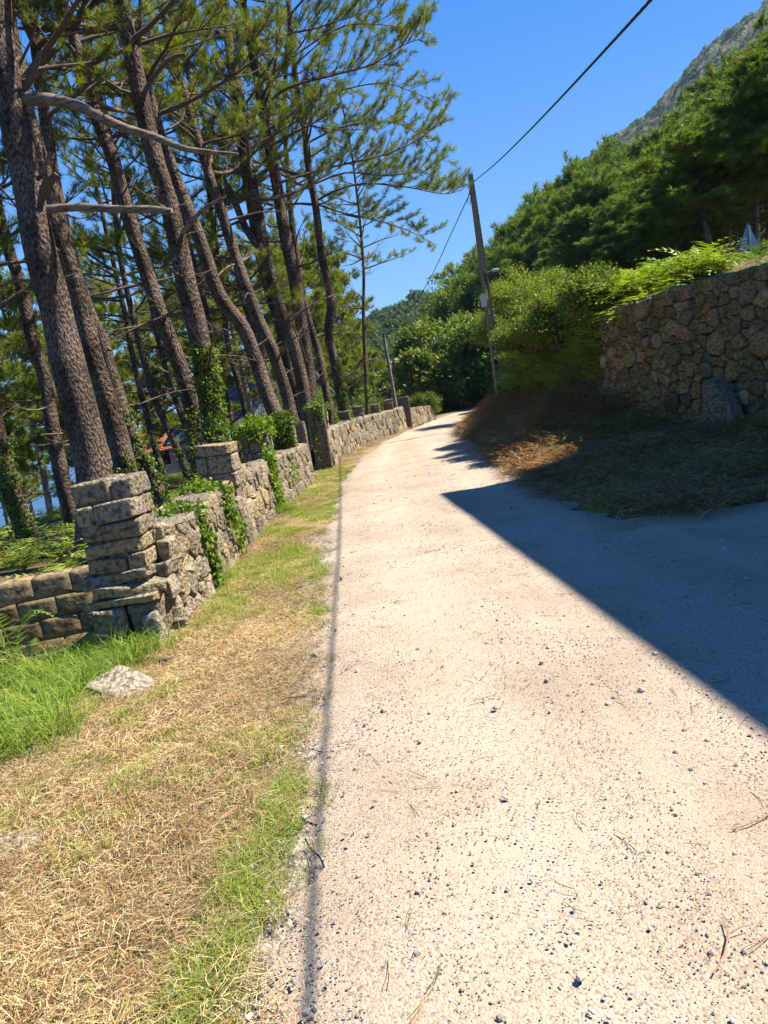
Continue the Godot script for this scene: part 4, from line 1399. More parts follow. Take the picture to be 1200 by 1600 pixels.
func make_poles() -> void:
	# a concrete pole: two uprights joined by rungs below, solid above
	var base := Vector3(4.9, land(4.9, -27.0) - 0.4, -27.0)
	var t := thing("utility_pole", "tall concrete utility pole with ladder-like openings carrying twisted cable", "pole", base)
	t.rotation.y = 0.12
	var H := 8.7 - base.y
	var half := func(y: float) -> float: return lerpf(0.17, 0.075, y / H)
	var dp := func(y: float) -> float: return lerpf(0.12, 0.065, y / H)
	var split := 4.9
	for sg in [-1.0, 1.0]:
		var b := Buf.new()
		var y0 := 0.0
		var y1 := split
		var a0: float = half.call(y0)
		var a1: float = half.call(y1)
		var e0: float = dp.call(y0)
		var e1: float = dp.call(y1)
		var w := 0.062
		var c := []
		for yy in [[y0, a0, e0], [y1, a1, e1]]:
			var o: float = sg * yy[1]
			var q: float = sg * (yy[1] - w)
			var lo := minf(o, q)
			var hi := maxf(o, q)
			c.append_array([Vector3(lo, yy[0], -yy[2]), Vector3(hi, yy[0], -yy[2]), Vector3(hi, yy[0], yy[2]), Vector3(lo, yy[0], yy[2])])
		for s in 4:
			b.quad(c[s], c[4 + s], c[4 + (s + 1) % 4], c[(s + 1) % 4])
		put("upright", b.mesh(M.concrete), t)
	for k in 9:
		var y := 0.5 + k * 0.55
		var b := Buf.new()
		var w: float = half.call(y) - 0.06
		box(b, Vector3(-w, y - 0.045, -0.05), Vector3(w, y + 0.045, 0.05))
		put("rung", b.mesh(M.concrete), t)
	var sb := Buf.new()
	var cs := []
	for y in [split, H]:
		var a: float = half.call(y)
		var e: float = dp.call(y)
		cs.append_array([Vector3(-a, y, -e), Vector3(a, y, -e), Vector3(a, y, e), Vector3(-a, y, e)])
	for s in 4:
		sb.quad(cs[s], cs[4 + s], cs[4 + (s + 1) % 4], cs[(s + 1) % 4])
	sb.quad(cs[7], cs[6], cs[5], cs[4])
	put("shaft", sb.mesh(M.concrete), t)
	var gr := Buf.new()
	box(gr, Vector3(-0.03, split + 0.1, -0.112), Vector3(0.03, H - 0.5, -0.06))
	var hk := Buf.new()
	tube(hk, PackedVector3Array([Vector3(-0.05, H - 0.35, 0.02), Vector3(-0.14, H - 0.4, 0.05), Vector3(-0.17, H - 0.5, 0.05)]), PackedFloat32Array([0.015, 0.015, 0.012]), 6)
	tube(hk, PackedVector3Array([Vector3(-0.1, H - 0.5, 0.05), Vector3(-0.2, H - 0.75, 0.06), Vector3(-0.26, H - 0.95, 0.05), Vector3(-0.16, H - 1.0, 0.05), Vector3(-0.08, H - 0.6, 0.05)]), PackedFloat32Array([0.012, 0.012, 0.012, 0.012, 0.012]), 5)
	put("clamp", hk.mesh(M.cable), t)
	# what hangs on it
	var bx := at(756, 470, 26.9)
	var box_o := thing("junction_box", "white plastic box mounted on side of utility pole", "box", bx)
	var jb := Buf.new()
	box(jb, Vector3(-0.1, -0.2, -0.07), Vector3(0.08, 0.2, 0.07))
	put("body", jb.mesh(M.white_box), box_o)
	var jl := Buf.new()
	box(jl, Vector3(-0.115, 0.2, -0.085), Vector3(0.095, 0.22, 0.085))
	put("lid", jl.mesh(M.white_box), box_o)
	var lt := thing("street_light", "small white bracket lamp on utility pole above the box", "lamp", at(766, 424, 26.9))
	var la := Buf.new()
	tube(la, PackedVector3Array([Vector3(-0.12, -0.03, 0), Vector3(0.02, 0.02, 0.05), Vector3(0.12, 0.02, 0.1)]), PackedFloat32Array([0.02, 0.02, 0.02]), 6)
	put("arm", la.mesh(M.grey_metal), lt)
	put("head", block_mesh(Vector3(0.24, 0.09, 0.14), 0.03, 0.0, Color.WHITE, M.white_box, 4), lt, Vector3(0.16, 0.0, 0.12))
	# cables: a twisted bundle overhead and its continuation to the next pole
	var top := base + Vector3(0, H - 0.32, 0)
	var line := [top]
	for z in [-23.0, -19.0, -15.0, -11.0, -7.0, -3.0, 1.0]:
		line.append(Vector3(1.873 - 0.11245 * z, 3.071 - 0.17243 * z + 0.000943 * z * z, z))
	line.append(Vector3(1.2, 2.55, 6.0))
	bundle("overhead_cable", "twisted black cable from pole top sweeping overhead across the sky", line, 0.0125)
	var low := thing("cable_post", "short wooden post holding the near end of overhead cable", "post", Vector3(1.2, 0.0, 6.05))
	var lb := Buf.new()
	tube(lb, PackedVector3Array([Vector3(0, -0.4, 0), Vector3(0, 2.8, 0)]), PackedFloat32Array([0.08, 0.06]), 10, 0.0, true)
	put("shaft", lb.mesh(M.bark_far), low)
	var p2 := at(600, 528, 45.0)
	bundle("overhead_cable", "black cable sagging from the concrete pole to the farther pole", [top + Vector3(-0.1, -0.3, 0), at(705, 365, 31.0), at(672, 435, 36.5), at(638, 488, 41.0), p2], 0.016)
	var foot := Vector3(p2.x, land(p2.x, p2.z), p2.z)
	var pt := thing("utility_pole", "weathered wooden pole rising behind pale wall near the bend", "pole", foot)
	var pb := Buf.new()
	tube(pb, PackedVector3Array([Vector3(0.08, -0.5, 0), Vector3(0, p2.y - foot.y + 0.25, 0)]), PackedFloat32Array([0.12, 0.09]), 10, 0.0, true)
	put("shaft", pb.mesh(M.bark_far), pt)
	put("cap", block_mesh(Vector3(0.26, 0.06, 0.26), 0.01, 0, Color.WHITE, M.concrete, 3), pt, Vector3(0, p2.y - foot.y + 0.28, 0))

func bundle(called: String, label: String, pts: Array, r: float) -> void:
	var p := smooth_path(PackedVector3Array(pts), 60)
	var t := thing(called, label, "cable", p[0])
	for s in 3:
		var q := PackedVector3Array()
		var rd := PackedFloat32Array()
		var l := 0.0
		for k in p.size():
			if k: l += p[k].distance_to(p[k - 1])
			var a := l * 14.0 + TAU * s / 3
			q.push_back(p[k] + Vector3(cos(a), sin(a), 0) * r * 0.55 - p[0])
			rd.push_back(r * 0.6)
		var b := Buf.new()
		tube(b, q, rd, 6)
		put("strand", b.mesh(M.cable), t)

func make_right_wood() -> void:
	var lo := Color(0.085, 0.14, 0.03)
	var hi := Color(0.235, 0.30, 0.06)
	var protos := [wood_pine("hillside_pine", 10.5, 0.40, 3.5, 78, lo, hi), wood_pine("hillside_pine", 12.0, 0.46, 3.8, 82, lo, hi), wood_pine("hillside_pine", 9.0, 0.34, 3.2, 70, lo, hi), wood_pine("hillside_pine", 11.0, 0.5, 3.9, 76, lo, hi)]
	var spots := []
	# rows of the wood, read where their tops stand against the sky: [pixel x of the stem, metres ahead, pixel y of the top]
	for s in [[1185, 30, 60], [1235, 27, 10], [1145, 33, 150], [1100, 36, 190], [1175, 40, 40], [1050, 40, 205], [1010, 44, 265], [1130, 46, 120], [970, 47, 262], [1080, 52, 160], [930, 50, 272], [1030, 55, 200], [895, 54, 305], [985, 58, 240], [860, 60, 305], [945, 64, 250], [825, 66, 330], [905, 70, 265], [1200, 52, 70], [1150, 58, 110], [1110, 64, 150], [1060, 66, 180], [790, 72, 375], [870, 78, 330], [1240, 40, 0], [1290, 34, -40], [830, 82, 345], [770, 84, 388], [1000, 72, 230], [1180, 70, 90], [955, 80, 260], [1020, 38, 260], [1075, 33, 250], [960, 42, 320], [905, 46, 345], [860, 52, 360], [1125, 28, 240], [800, 60, 400], [1205, 34, 95], [1160, 36, 130], [1060, 46, 215], [1090, 42, 190], [1000, 50, 250], [940, 56, 290], [885, 62, 315], [845, 70, 335], [1215, 62, 60], [1185, 80, 60], [1140, 76, 95], [1040, 80, 190], [1195, 46, 150], [1020, 46, 300], [980, 52, 320]]:
		spots.append(s)
	var k := 0
	for s in spots:
		var w := at(s[0], 520, s[1])
		var top := at(s[0], s[2], s[1])
		w = at(s[0] - (s[2] - 470) * 0.0, 470, s[1])
		w.y = land(w.x, w.z)
		var hgt := maxf(5.0, (top.y - w.y) * (0.83 if s[0] > 1000 else 0.92))
		var proto: Node3D = protos[k % 4]
		var o: Node3D = proto if k < 4 else proto.duplicate()
		if k >= 4:
			o.name = numbered("hillside_pine")
			add_child(o)
		o.position = w
		o.rotation.y = rr(0, TAU)
		var sc: float = hgt / [10.5, 12.0, 9.0, 11.0][k % 4]
		o.scale = Vector3(clampf(sc, 0.8, 1.5), sc, clampf(sc, 0.8, 1.5))
		tag(o, "dark green pine in the dense wood on hillside above the stone wall", "tree", "pines of the hillside wood")
		k += 1
	# the floor of the wood
	var xf: Array[Transform3D] = []
	var cols := PackedColorArray()
	for q in 3000:
		var z := -rr(9.5, 62.0)
		var xw := lut(XW, z)
		var x := xw + 0.75 + pow(rng.randf(), 1.4) * 26.0
		if z > -12.5 and x > 6.9: continue
		xf.push_back(Transform3D(Basis.from_euler(Vector3(rr(-0.25, 0.25), rr(0, TAU), rr(-0.25, 0.25))).scaled_local(Vector3.ONE * rr(0.3, 0.55) * lerpf(1.0, 1.6, smoothstep(1.5, 5.0, x - xw))), Vector3(x, land(x, z) - 0.03, z)))
		cols.push_back(Color(0.07, 0.12, 0.02).lerp(Color(0.19, 0.26, 0.045), rng.randf()))
	tag(scatter("bracken_undergrowth", T.fern_far, xf, cols), "bright bracken on the terrace above the dry-stone wall", "undergrowth", "", "stuff")
	# the back of a triangular road sign
	var sp := at(1172, 392, 24.0)
	sp.y = land(sp.x, sp.z)
	var t := thing("road_sign", "back of a grey triangular road sign on a post in bracken", "sign", sp)
	var c := at(1172, 388, 24.0) - sp
	var b := Buf.new()
	var tri := [Vector3(-0.35, -0.3, 0), Vector3(0, 0.5, 0), Vector3(0.35, -0.3, 0)]
	var back := []
	for p in tri: back.append(p + Vector3(0, 0, -0.02))
	b.tri(tri[0], tri[1], tri[2])
	b.tri(back[2], back[1], back[0])
	for s in 3:
		b.quad(tri[s], back[s], back[(s + 1) % 3], tri[(s + 1) % 3])
	var o := put("plate", b.mesh(M.grey_metal), t, c + Vector3(0, 0.28, -0.03))
	var pb := Buf.new()
	tube(pb, PackedVector3Array([Vector3(0, -0.4, 0.02), Vector3(0, c.y + 0.7, 0.02)]), PackedFloat32Array([0.035, 0.035]), 8, 0.0, true)
	put("post", pb.mesh(M.grey_metal), t, Vector3(c.x, 0, c.z))

func make_shrubs() -> void:
	var d_lo := Color(0.05, 0.09, 0.02)
	var d_hi := Color(0.16, 0.215, 0.04)
	var y_lo := Color(0.14, 0.20, 0.03)
	var y_hi := Color(0.34, 0.40, 0.07)
	# [label, pixel x of the middle, metres ahead, pixel y of the top, width, lobes, per lobe, bright?]
	for s in [
		["big dark rounded laurel tree filling the bend of road", 693, 56, 474, 6.6, 44, 44, 0.25],
		["dark bushy tree at the bend, lower beside the pale wall", 648, 50, 540, 3.6, 22, 40, 0.15],
		["leafy bush behind the wooden pole at the bend", 606, 62, 556, 6.0, 26, 40, 0.3],
		["dark bush between the laurel tree and concrete pole", 735, 50, 480, 5.0, 30, 40, 0.1],
		["tall yellow-green tree rising behind the laurel tree", 722, 74, 390, 6.5, 36, 40, 0.35],
		["bright sunlit broadleaf shrub beside the concrete pole", 830, 32, 408, 4.0, 36, 60, 0.9],
		["yellow-green shrub behind the bank crest beside the sunlit shrub", 905, 27, 455, 2.4, 22, 55, 1.0]]:
		var w := at(s[1], 520, s[2])
		w.y = land(w.x, w.z)
		var h := maxf(0.6, (at(s[1], s[3], s[2]).y - w.y) * 0.9)
		var far: bool = s[2] > 40
		bush("shrub" if s[2] < 40 else "broadleaf_tree", s[0], "shrub" if s[2] < 40 else "tree", w, Vector3(s[4], h, s[4]), s[5], s[6], T.leaves_far if far else T.leaves, 1.0 if far else 1.1, d_lo.lerp(y_lo, s[7]), d_hi.lerp(y_hi, s[7]))
	var n := 0
	for z in [-14.95, -16.4, -18.1, -20.0]:
		var x: float = lut(XW, z) + (0.5 if z > -15.0 else 0.25)
		bush("bank_bush", ["leafy bush at the far end of the dry-stone wall", "dark green bush on the bank crest, first past the end bush", "bush with pale shoots on the bank crest, second past the end bush", "loose bush on the bank crest, third past the end bush"][n], "shrub", Vector3(x, land(x + 0.8, z) - 0.45, z), Vector3(1.5, rr(0.95, 1.3), 2.0), 17, 55, T.leaves, 0.85, Color(0.08, 0.125, 0.02), Color(0.22, 0.28, 0.05))
		n += 1
	# bramble on the far end of the pale wall, and small trees beyond it
	for s in [["bramble mound spilling over the low wall at bend", Vector3(3.0, 0.3, -39.6), Vector3(1.7, 1.2, 1.8)], ["leafy bramble behind the stubs of the pale wall", Vector3(-1.3, 0.0, -29.0), Vector3(1.4, 1.5, 3.6)], ["leafy bush behind the far stone post", Vector3(0.1, 0.0, -34.5), Vector3(1.8, 1.9, 2.4)], ["tall green thicket behind the middle of pale wall", Vector3(-2.6, -0.1, -30.0), Vector3(3.0, 2.8, 5.0)], ["green bush behind the gate gap under the pines", Vector3(-3.2, -0.1, -23.0), Vector3(1.8, 1.3, 2.4)], ["low bush behind the ivy wall near the bent pine", Vector3(-3.2, -0.1, -14.5), Vector3(1.4, 0.9, 1.8)]]:
		bush("bramble", s[0], "shrub", s[1], s[2], 16, 40, T.leaves, 0.95, Color(0.06, 0.1, 0.018), Color(0.18, 0.24, 0.04))
	# roots, bramble and bracken hanging over the earth bank
	var xf: Array[Transform3D] = []
	var cols := PackedColorArray()
	for q in 2600:
		var z := -rr(13.7, 46.0)
		var xw := lut(XW, z)
		var u := rng.randf()
		var x := xw + rr(-0.5, 1.8)
		if nz.get_noise_2d(x * 9, z * 9) < -0.14: continue
		xf.push_back(Transform3D(Basis.from_euler(Vector3(rr(-0.6, 0.6), rr(0, TAU), rr(-0.3, 0.6))).scaled_local(Vector3.ONE * rr(0.6, 1.2)), Vector3(x, land(x, z) + rr(0.0, 0.12), z)))
		cols.push_back(Color(0.06, 0.10, 0.018).lerp(Color(0.17, 0.23, 0.04), rng.randf()))
	tag(scatter("bank_bramble", T.leaves.mesh(M.leaf), xf, cols), "tangle of bramble leaves on the earth bank", "undergrowth", "", "stuff")
	xf = []
	cols = PackedColorArray()
	for q in 1300:
		var z := -13.7 - pow(rng.randf(), 1.6) * 26.0
		var x := lut(XW, z) + rr(0.1, 2.4)
		xf.push_back(Transform3D(Basis.from_euler(Vector3(rr(-0.3, 0.3), rr(0, TAU), rr(-0.1, 0.5))).scaled_local(Vector3.ONE * rr(0.6, 1.35)), Vector3(x, land(x, z), z)))
		cols.push_back(Color(0.16, 0.24, 0.04).lerp(Color(0.36, 0.42, 0.09), rng.randf()))
	for q in 60:
		var z := rr(-14.7, -13.0)
		var x := lut(XW, z) + rr(0.25, 1.2)
		xf.push_back(Transform3D(Basis.from_euler(Vector3(rr(-0.2, 0.2), rr(0, TAU), rr(-0.1, 0.3))).scaled_local(Vector3(1, 1.2, 1) * rr(0.8, 1.2)), Vector3(x, land(x, z), z)))
		cols.push_back(Color(0.16, 0.24, 0.04).lerp(Color(0.36, 0.42, 0.09), rng.randf()))
	tag(scatter("bank_bracken", T.fern_far, xf, cols), "bright bracken fronds hanging over the bank crest", "undergrowth", "", "stuff")
	# dry straw and grass on the bank slope
	xf = []
	cols = PackedColorArray()
	var gx: Array[Transform3D] = []
	var gc := PackedColorArray()
	for q in 3600:
		var z := -rr(6.9, 34.0) if q % 3 else -rr(6.9, 16.0)
		var re := lut(XR, z)
		var x := lerpf(re - 0.1, lut(XW, z) + 0.1, pow(rng.randf(), 0.8))
		if z > -7.6 and nz2.get_noise_2d(x * 20, z * 20) > 0.0: continue
		var p := Vector3(x, land(x, z) - 0.02, z)
		var tilt := Basis.from_euler(Vector3(rr(-0.15, 0.15), rr(0, TAU), 0.25))
		if nz.get_noise_2d(x * 8 + 40, z * 8) > 0.02 and rng.randf() < 0.55:
			gx.push_back(Transform3D(tilt.scaled_local(Vector3.ONE * rr(0.4, 0.9)), p))
			gc.push_back(Color(0.14, 0.22, 0.03).lerp(Color(0.34, 0.36, 0.09), rng.randf()))
		else:
			xf.push_back(Transform3D(tilt.scaled_local(Vector3.ONE * rr(0.7, 1.2)), p + Vector3.UP * 0.02))
			cols.push_back(Color(0.75, 0.62, 0.48).lerp(Color(0.95, 0.84, 0.66), rng.randf()))
	tag(scatter("bank_straw", T.straw_far, xf, cols), "brown dry grass and fallen needles on the bank slope", "litter", "", "stuff")
	tag(scatter("bank_grass", T.grass_tall, gx, gc), "green grass tufts growing on the bank slope", "grass", "", "stuff")

func house(label: String, where: Vector3, turn: float, w: float, d: float, h: float, roof_h: float, over: float, roof: Material, wins: int, storeys := 1) -> void:
	var t := thing("house", label, "house", where)
	t.rotation.y = turn
	var b := Buf.new()
	box(b, Vector3(-w / 2, -4.0, -d / 2), Vector3(w / 2, h, d / 2))
	for sg in [-1.0, 1.0]:
		b.tri(Vector3(sg * w / 2, h, -d / 2), Vector3(sg * w / 2, h + roof_h, 0), Vector3(sg * w / 2, h, d / 2))
	put("wall", b.mesh(M.plaster), t)
	for sg in [-1.0, 1.0]:
		var r := Buf.new()
		var k := roof_h / (d / 2)
		var a := Vector3(-w / 2 - over, h - over * k, sg * (d / 2 + over))
		var e := Vector3(-w / 2 - over, h + roof_h + 0.02, 0)
		var th := Vector3(0, 0.12, 0)
		var across := Vector3(w + 2 * over, 0, 0)
		r.quad(a + th, e + th, e + th + across, a + th + across)
		r.quad(a, a + across, e + across, e)
		r.quad(a, a + th, a + th + across, a + across)
		r.quad(a, e, e + th, a + th)
		r.quad(a + across, a + across + th, e + across + th, e + across)
		put("roof", r.mesh(roof), t)
	for s in storeys:
		for k in wins:
			var x := -w / 2 + w * (k + 0.5) / wins
			for sg in [-1.0, 1.0]:
				var y := 0.9 + s * 2.7
				var f := Buf.new()
				box(f, Vector3(x - 0.55, y, sg * d / 2 - 0.06), Vector3(x + 0.55, y + 1.25, sg * d / 2 + 0.06))
				var wn := put("window", f.mesh(M.white_box), t)
				var g := Buf.new()
				box(g, Vector3(x - 0.46, y + 0.09, sg * d / 2 - 0.075), Vector3(x + 0.46, y + 1.16, sg * d / 2 + 0.075))
				put("pane", g.mesh(M.pane), wn)
	var dr := Buf.new()
	box(dr, Vector3(-w / 2 - 0.05, 0.0, -0.5), Vector3(-w / 2 + 0.05, 2.1, 0.5))
	put("door", dr.mesh(M.twig), t)

func make_houses() -> void:
	# the tall house beside the lane, out of frame, whose straight shadow lies across the road:
	# the eave's far corner shades the point (0.87, 0, -11.28)
	var eave := 8.6
	var corner := Vector3(0.87 + 0.74 * eave, eave, -11.28 - 0.111 * eave)
	var turn := atan2(0.5, 8.54)
	var w := 17.0
	var d := 8.0
	var t := thing("house", "tall plastered house on the terrace throwing its shadow over the lane", "house", Vector3(corner.x, 0, corner.z))
	t.rotation.y = turn
	var b := Buf.new()
	box(b, Vector3(0.04, -0.5, 0.04), Vector3(d, eave - 0.15, w))
	for zz in [0.04, w]:
		b.tri(Vector3(0.04, eave - 0.15, zz), Vector3(d / 2, eave + 1.4, zz), Vector3(d, eave - 0.15, zz))
	put("wall", b.mesh(M.plaster), t)
	var r := Buf.new()
	r.quad(Vector3(0, eave, 0), Vector3(d / 2, eave + 1.6, 0), Vector3(d / 2, eave + 1.6, w), Vector3(0, eave, w))
	r.quad(Vector3(0, eave - 0.12, 0), Vector3(0, eave - 0.12, w), Vector3(d / 2, eave + 1.48, w), Vector3(d / 2, eave + 1.48, 0))
	r.quad(Vector3(0, eave - 0.12, 0), Vector3(0, eave, 0), Vector3(0, eave, w), Vector3(0, eave - 0.12, w))
	put("roof", r.mesh(M.roof_tile), t)
	var r2 := Buf.new()
	r2.quad(Vector3(d / 2, eave + 1.6, 0), Vector3(d + 0.3, eave - 0.05, 0), Vector3(d + 0.3, eave - 0.05, w), Vector3(d / 2, eave + 1.6, w))
	put("roof", r2.mesh(M.roof_tile), t)
	for k in 4:
		for s in 2:
			var z := 2.2 + k * 4.0
			var y := 3.2 + s * 2.6
			var f := Buf.new()
			box(f, Vector3(-0.03, y, z - 0.5), Vector3(0.06, y + 1.3, z + 0.5))
			var wn := put("window", f.mesh(M.white_box), t)
			var g := Buf.new()
			box(g, Vector3(-0.04, y + 0.08, z - 0.42), Vector3(0.05, y + 1.22, z + 0.42))
			put("pane", g.mesh(M.pane), wn)
	var c := at(252, 690, 58.0)
	house("small white house with orange tiled roof seen through the grove", Vector3(c.x, -1.6, c.z), 0.25, 7.0, 6.0, 2.2, 1.5, 0.4, M.roof_tile, 3)
	c = at(400, 630, 44.0)
	house("pale house with blue-grey slate roof beyond the grove", Vector3(c.x, -1.2, c.z), -0.5, 8.0, 6.5, 2.4, 2.4, 0.4, M.slate, 3)
	c = at(620, 560, 100.0)
	house("tiny tiled house on the green slope past the bend", Vector3(c.x + 3.0, c.y - 4.6, c.z), 0.2, 8.0, 6.0, 2.6, 1.6, 0.4, M.roof_tile, 3)

# how green the verge is: patches, a band beside the lane farther on, a dense strip at its near edge
func greenness(x: float, z: float) -> float:
	var g := nz.get_noise_2d(x * 16 + 80, z * 9) * 1.5 + nz2.get_noise_2d(x * 40, z * 40) * 0.7
	g += lerpf(-0.3, 0.16, smoothstep(-2.4, -3.6, z)) + 0.06
	g += 0.35 * exp(-pow((x + 1.0) / 0.24, 2.0)) * smoothstep(-4.0, -6.5, z)
	var mid := -0.63 - 0.12 * (z + 2.8) / 1.05
	g += 1.6 * exp(-pow((x - mid + 0.03 * sin(z * 9)) / 0.12, 4.0)) * smoothstep(-3.15, -2.95, z)
	return g

func make_verge() -> void:
	var sx: Array[Transform3D] = []
	var sc := PackedColorArray()
	var gx: Array[Transform3D] = []
	var gc := PackedColorArray()
	var tx: Array[Transform3D] = []
	var tc := PackedColorArray()
	var z := -1.0
	while z > -36.0:
		var step := 0.22 if z > -6.0 else 0.3 if z > -18.0 else 0.4
		var lim := -3.4 if z > -5.6 else -1.72 if z > -18.6 else lut(XL, z) - 0.72
		var x := lim
		while x < lut(XL, z) - 0.05:
			var px := x + rr(-0.1, 0.1)
			var pz := z + rr(-0.1, 0.1)
			if px < lut(XL, pz) - 0.16 + rr(-0.06, 0.05) + nz2.get_noise_2d(3.0, pz * 22) * 0.12:
				sx.push_back(Transform3D(Basis.from_euler(Vector3(rr(-0.03, 0.03), rr(0, TAU), rr(-0.03, 0.03))).scaled_local(Vector3(rr(0.85, 1.1), rr(0.6, 1.3) if rng.randf() < 0.75 else rr(1.5, 2.8), rr(0.85, 1.1))), Vector3(px, land(px, pz) - 0.012, pz)))
				var w := 1.02 + nz.get_noise_2d(px * 14, pz * 14) * 0.6 + rr(-0.06, 0.06)
				sc.push_back(Color(w, w, w))
			x += step
		z -= step
	for q in 9000:
		var pz := -1.0 - pow(rng.randf(), 1.25) * 18.5
		var le := lut(XL, pz) + nz2.get_noise_2d(3.0, pz * 22) * 0.12
		var px := rr(-1.75 if pz < -5.6 else -3.6, le + 0.04)
		if px < -1.9 and pz < -6.35: continue
		var p := Vector3(px, land(px, pz) - 0.03, pz)
		var lush := smoothstep(-1.72, -2.05, px + nz.get_noise_2d(px * 20, pz * 20) * 0.5) * smoothstep(-3.4, -4.2, pz)
		if lush > 0.4:
			if rng.randf() < 0.8:
				tx.push_back(Transform3D(Basis.from_euler(Vector3(rr(-0.3, 0.3), rr(0, TAU), rr(-0.3, 0.3))).scaled_local(Vector3(1, rr(0.45, 1.15), 1) * rr(0.75, 1.1)), p))
				tc.push_back(Color(0.13, 0.22, 0.025).lerp(Color(0.34, 0.42, 0.08), rng.randf()))
			continue
		if greenness(px, pz) > rr(0.02, 0.4) and (le - px > 0.05 or rng.randf() < 0.3):
			gx.push_back(Transform3D(Basis.from_euler(Vector3(rr(-0.2, 0.2), rr(0, TAU), rr(-0.2, 0.2))).scaled_local(Vector3.ONE * rr(0.6, 1.15)), p + Vector3.UP * 0.01))
			gc.push_back(Color(0.18, 0.26, 0.035).lerp(Color(0.46, 0.47, 0.12), rng.randf()))
	for q in 720:
		var pz := rr(-3.12, -1.0)
		var w := 0.125 + 0.05 * nz2.get_noise_2d(5.0, pz * 60)
		var px := -0.63 - 0.12 * (pz + 2.8) / 1.05 + rng.randfn(0.0, 0.45) * w
		if nz2.get_noise_2d(px * 60, pz * 45) < -0.3: continue
		gx.push_back(Transform3D(Basis.from_euler(Vector3(rr(-0.25, 0.25), rr(0, TAU), rr(-0.25, 0.25))).scaled_local(Vector3(1, rr(0.5, 1.0), 1) * rr(0.5, 0.8)), Vector3(px, land(px, pz) - 0.005, pz)))
		gc.push_back(Color(0.17, 0.25, 0.04).lerp(Color(0.38, 0.43, 0.11), rng.randf()))
	tag(scatter("dry_grass", T.straw, sx, sc), "straw-coloured dry grass and needles matted on the verge", "grass", "", "stuff")
	tag(scatter("verge_grass", T.grass_short, gx, gc), "short green grass growing in patches on the verge", "grass", "", "stuff")
	tag(scatter("long_grass", T.grass_tall, tx, tc), "long fresh green grass below the mossy block wall", "grass", "", "stuff")
	# the fern in front of the block wall
	var f := thing("fern", "single bracken fern arching before the mossy block wall", "fern", Vector3(-2.82, 0.12, -5.2))
	for k in 5:
		var b := Buf.new()
		frond(b, Vector3.ZERO, [0.2, 1.4, 2.9, -0.7, 2.2][k], [0.42, 0.4, 0.45, 0.36, 0.36][k], [2.4, 2.8, 2.2, 2.4, 3.0][k], true)
		for q in b.c.size(): b.c[q] *= Color(0.22, 0.33, 0.07)
		put("frond", b.mesh(M.leaf), f)
	# low ferns in the long grass
	var xf: Array[Transform3D] = []
	var cols := PackedColorArray()
	for k in 26:
		var fx := rr(-3.4, -2.1)
		var fz := rr(-6.0, -4.4)
		xf.push_back(Transform3D(Basis.from_euler(Vector3(rr(-0.2, 0.2), rr(0, TAU), rr(-0.2, 0.2))).scaled_local(Vector3.ONE * rr(0.3, 0.6)), Vector3(fx, land(fx, fz), fz)))
		cols.push_back(Color(0.12, 0.21, 0.03).lerp(Color(0.22, 0.32, 0.05), rng.randf()))
	tag(scatter("low_bracken", T.fern, xf, cols), "young bracken mixed into the long grass by block wall", "undergrowth", "", "stuff")
	# stones lying in the grass
	var o := put("rock", block_mesh(Vector3(0.44, 0.11, 0.27), 0.025, 0.05, Color(0.70, 0.62, 0.50), M.stone, 5, 4.0), null, Vector3(-1.84, 0.05, -4.55))
	o.rotation = Vector3(0.05, -0.55, -0.22)
	tag(o, "pale angular rock in the grass below the tall pillar", "rock")
	o = put("rock", block_mesh(Vector3(0.30, 0.09, 0.2), 0.03, 0.06, Color(0.62, 0.56, 0.46), M.stone, 4, 14.0), null, Vector3(-1.76, 0.035, -2.82))
	o.rotation.y = 0.5
	tag(o, "flat whitish stone half buried in the dry verge", "rock")
	o = put("pine_cone", block_mesh(Vector3(0.10, 0.055, 0.06), 0.028, 0.03, Color(0.14, 0.10, 0.075), M.fieldstone, 4, 24.0), null, Vector3(-1.66, 0.06, -4.92))
	tag(o, "fallen brown pine cone beside the pale angular rock", "pine cone")

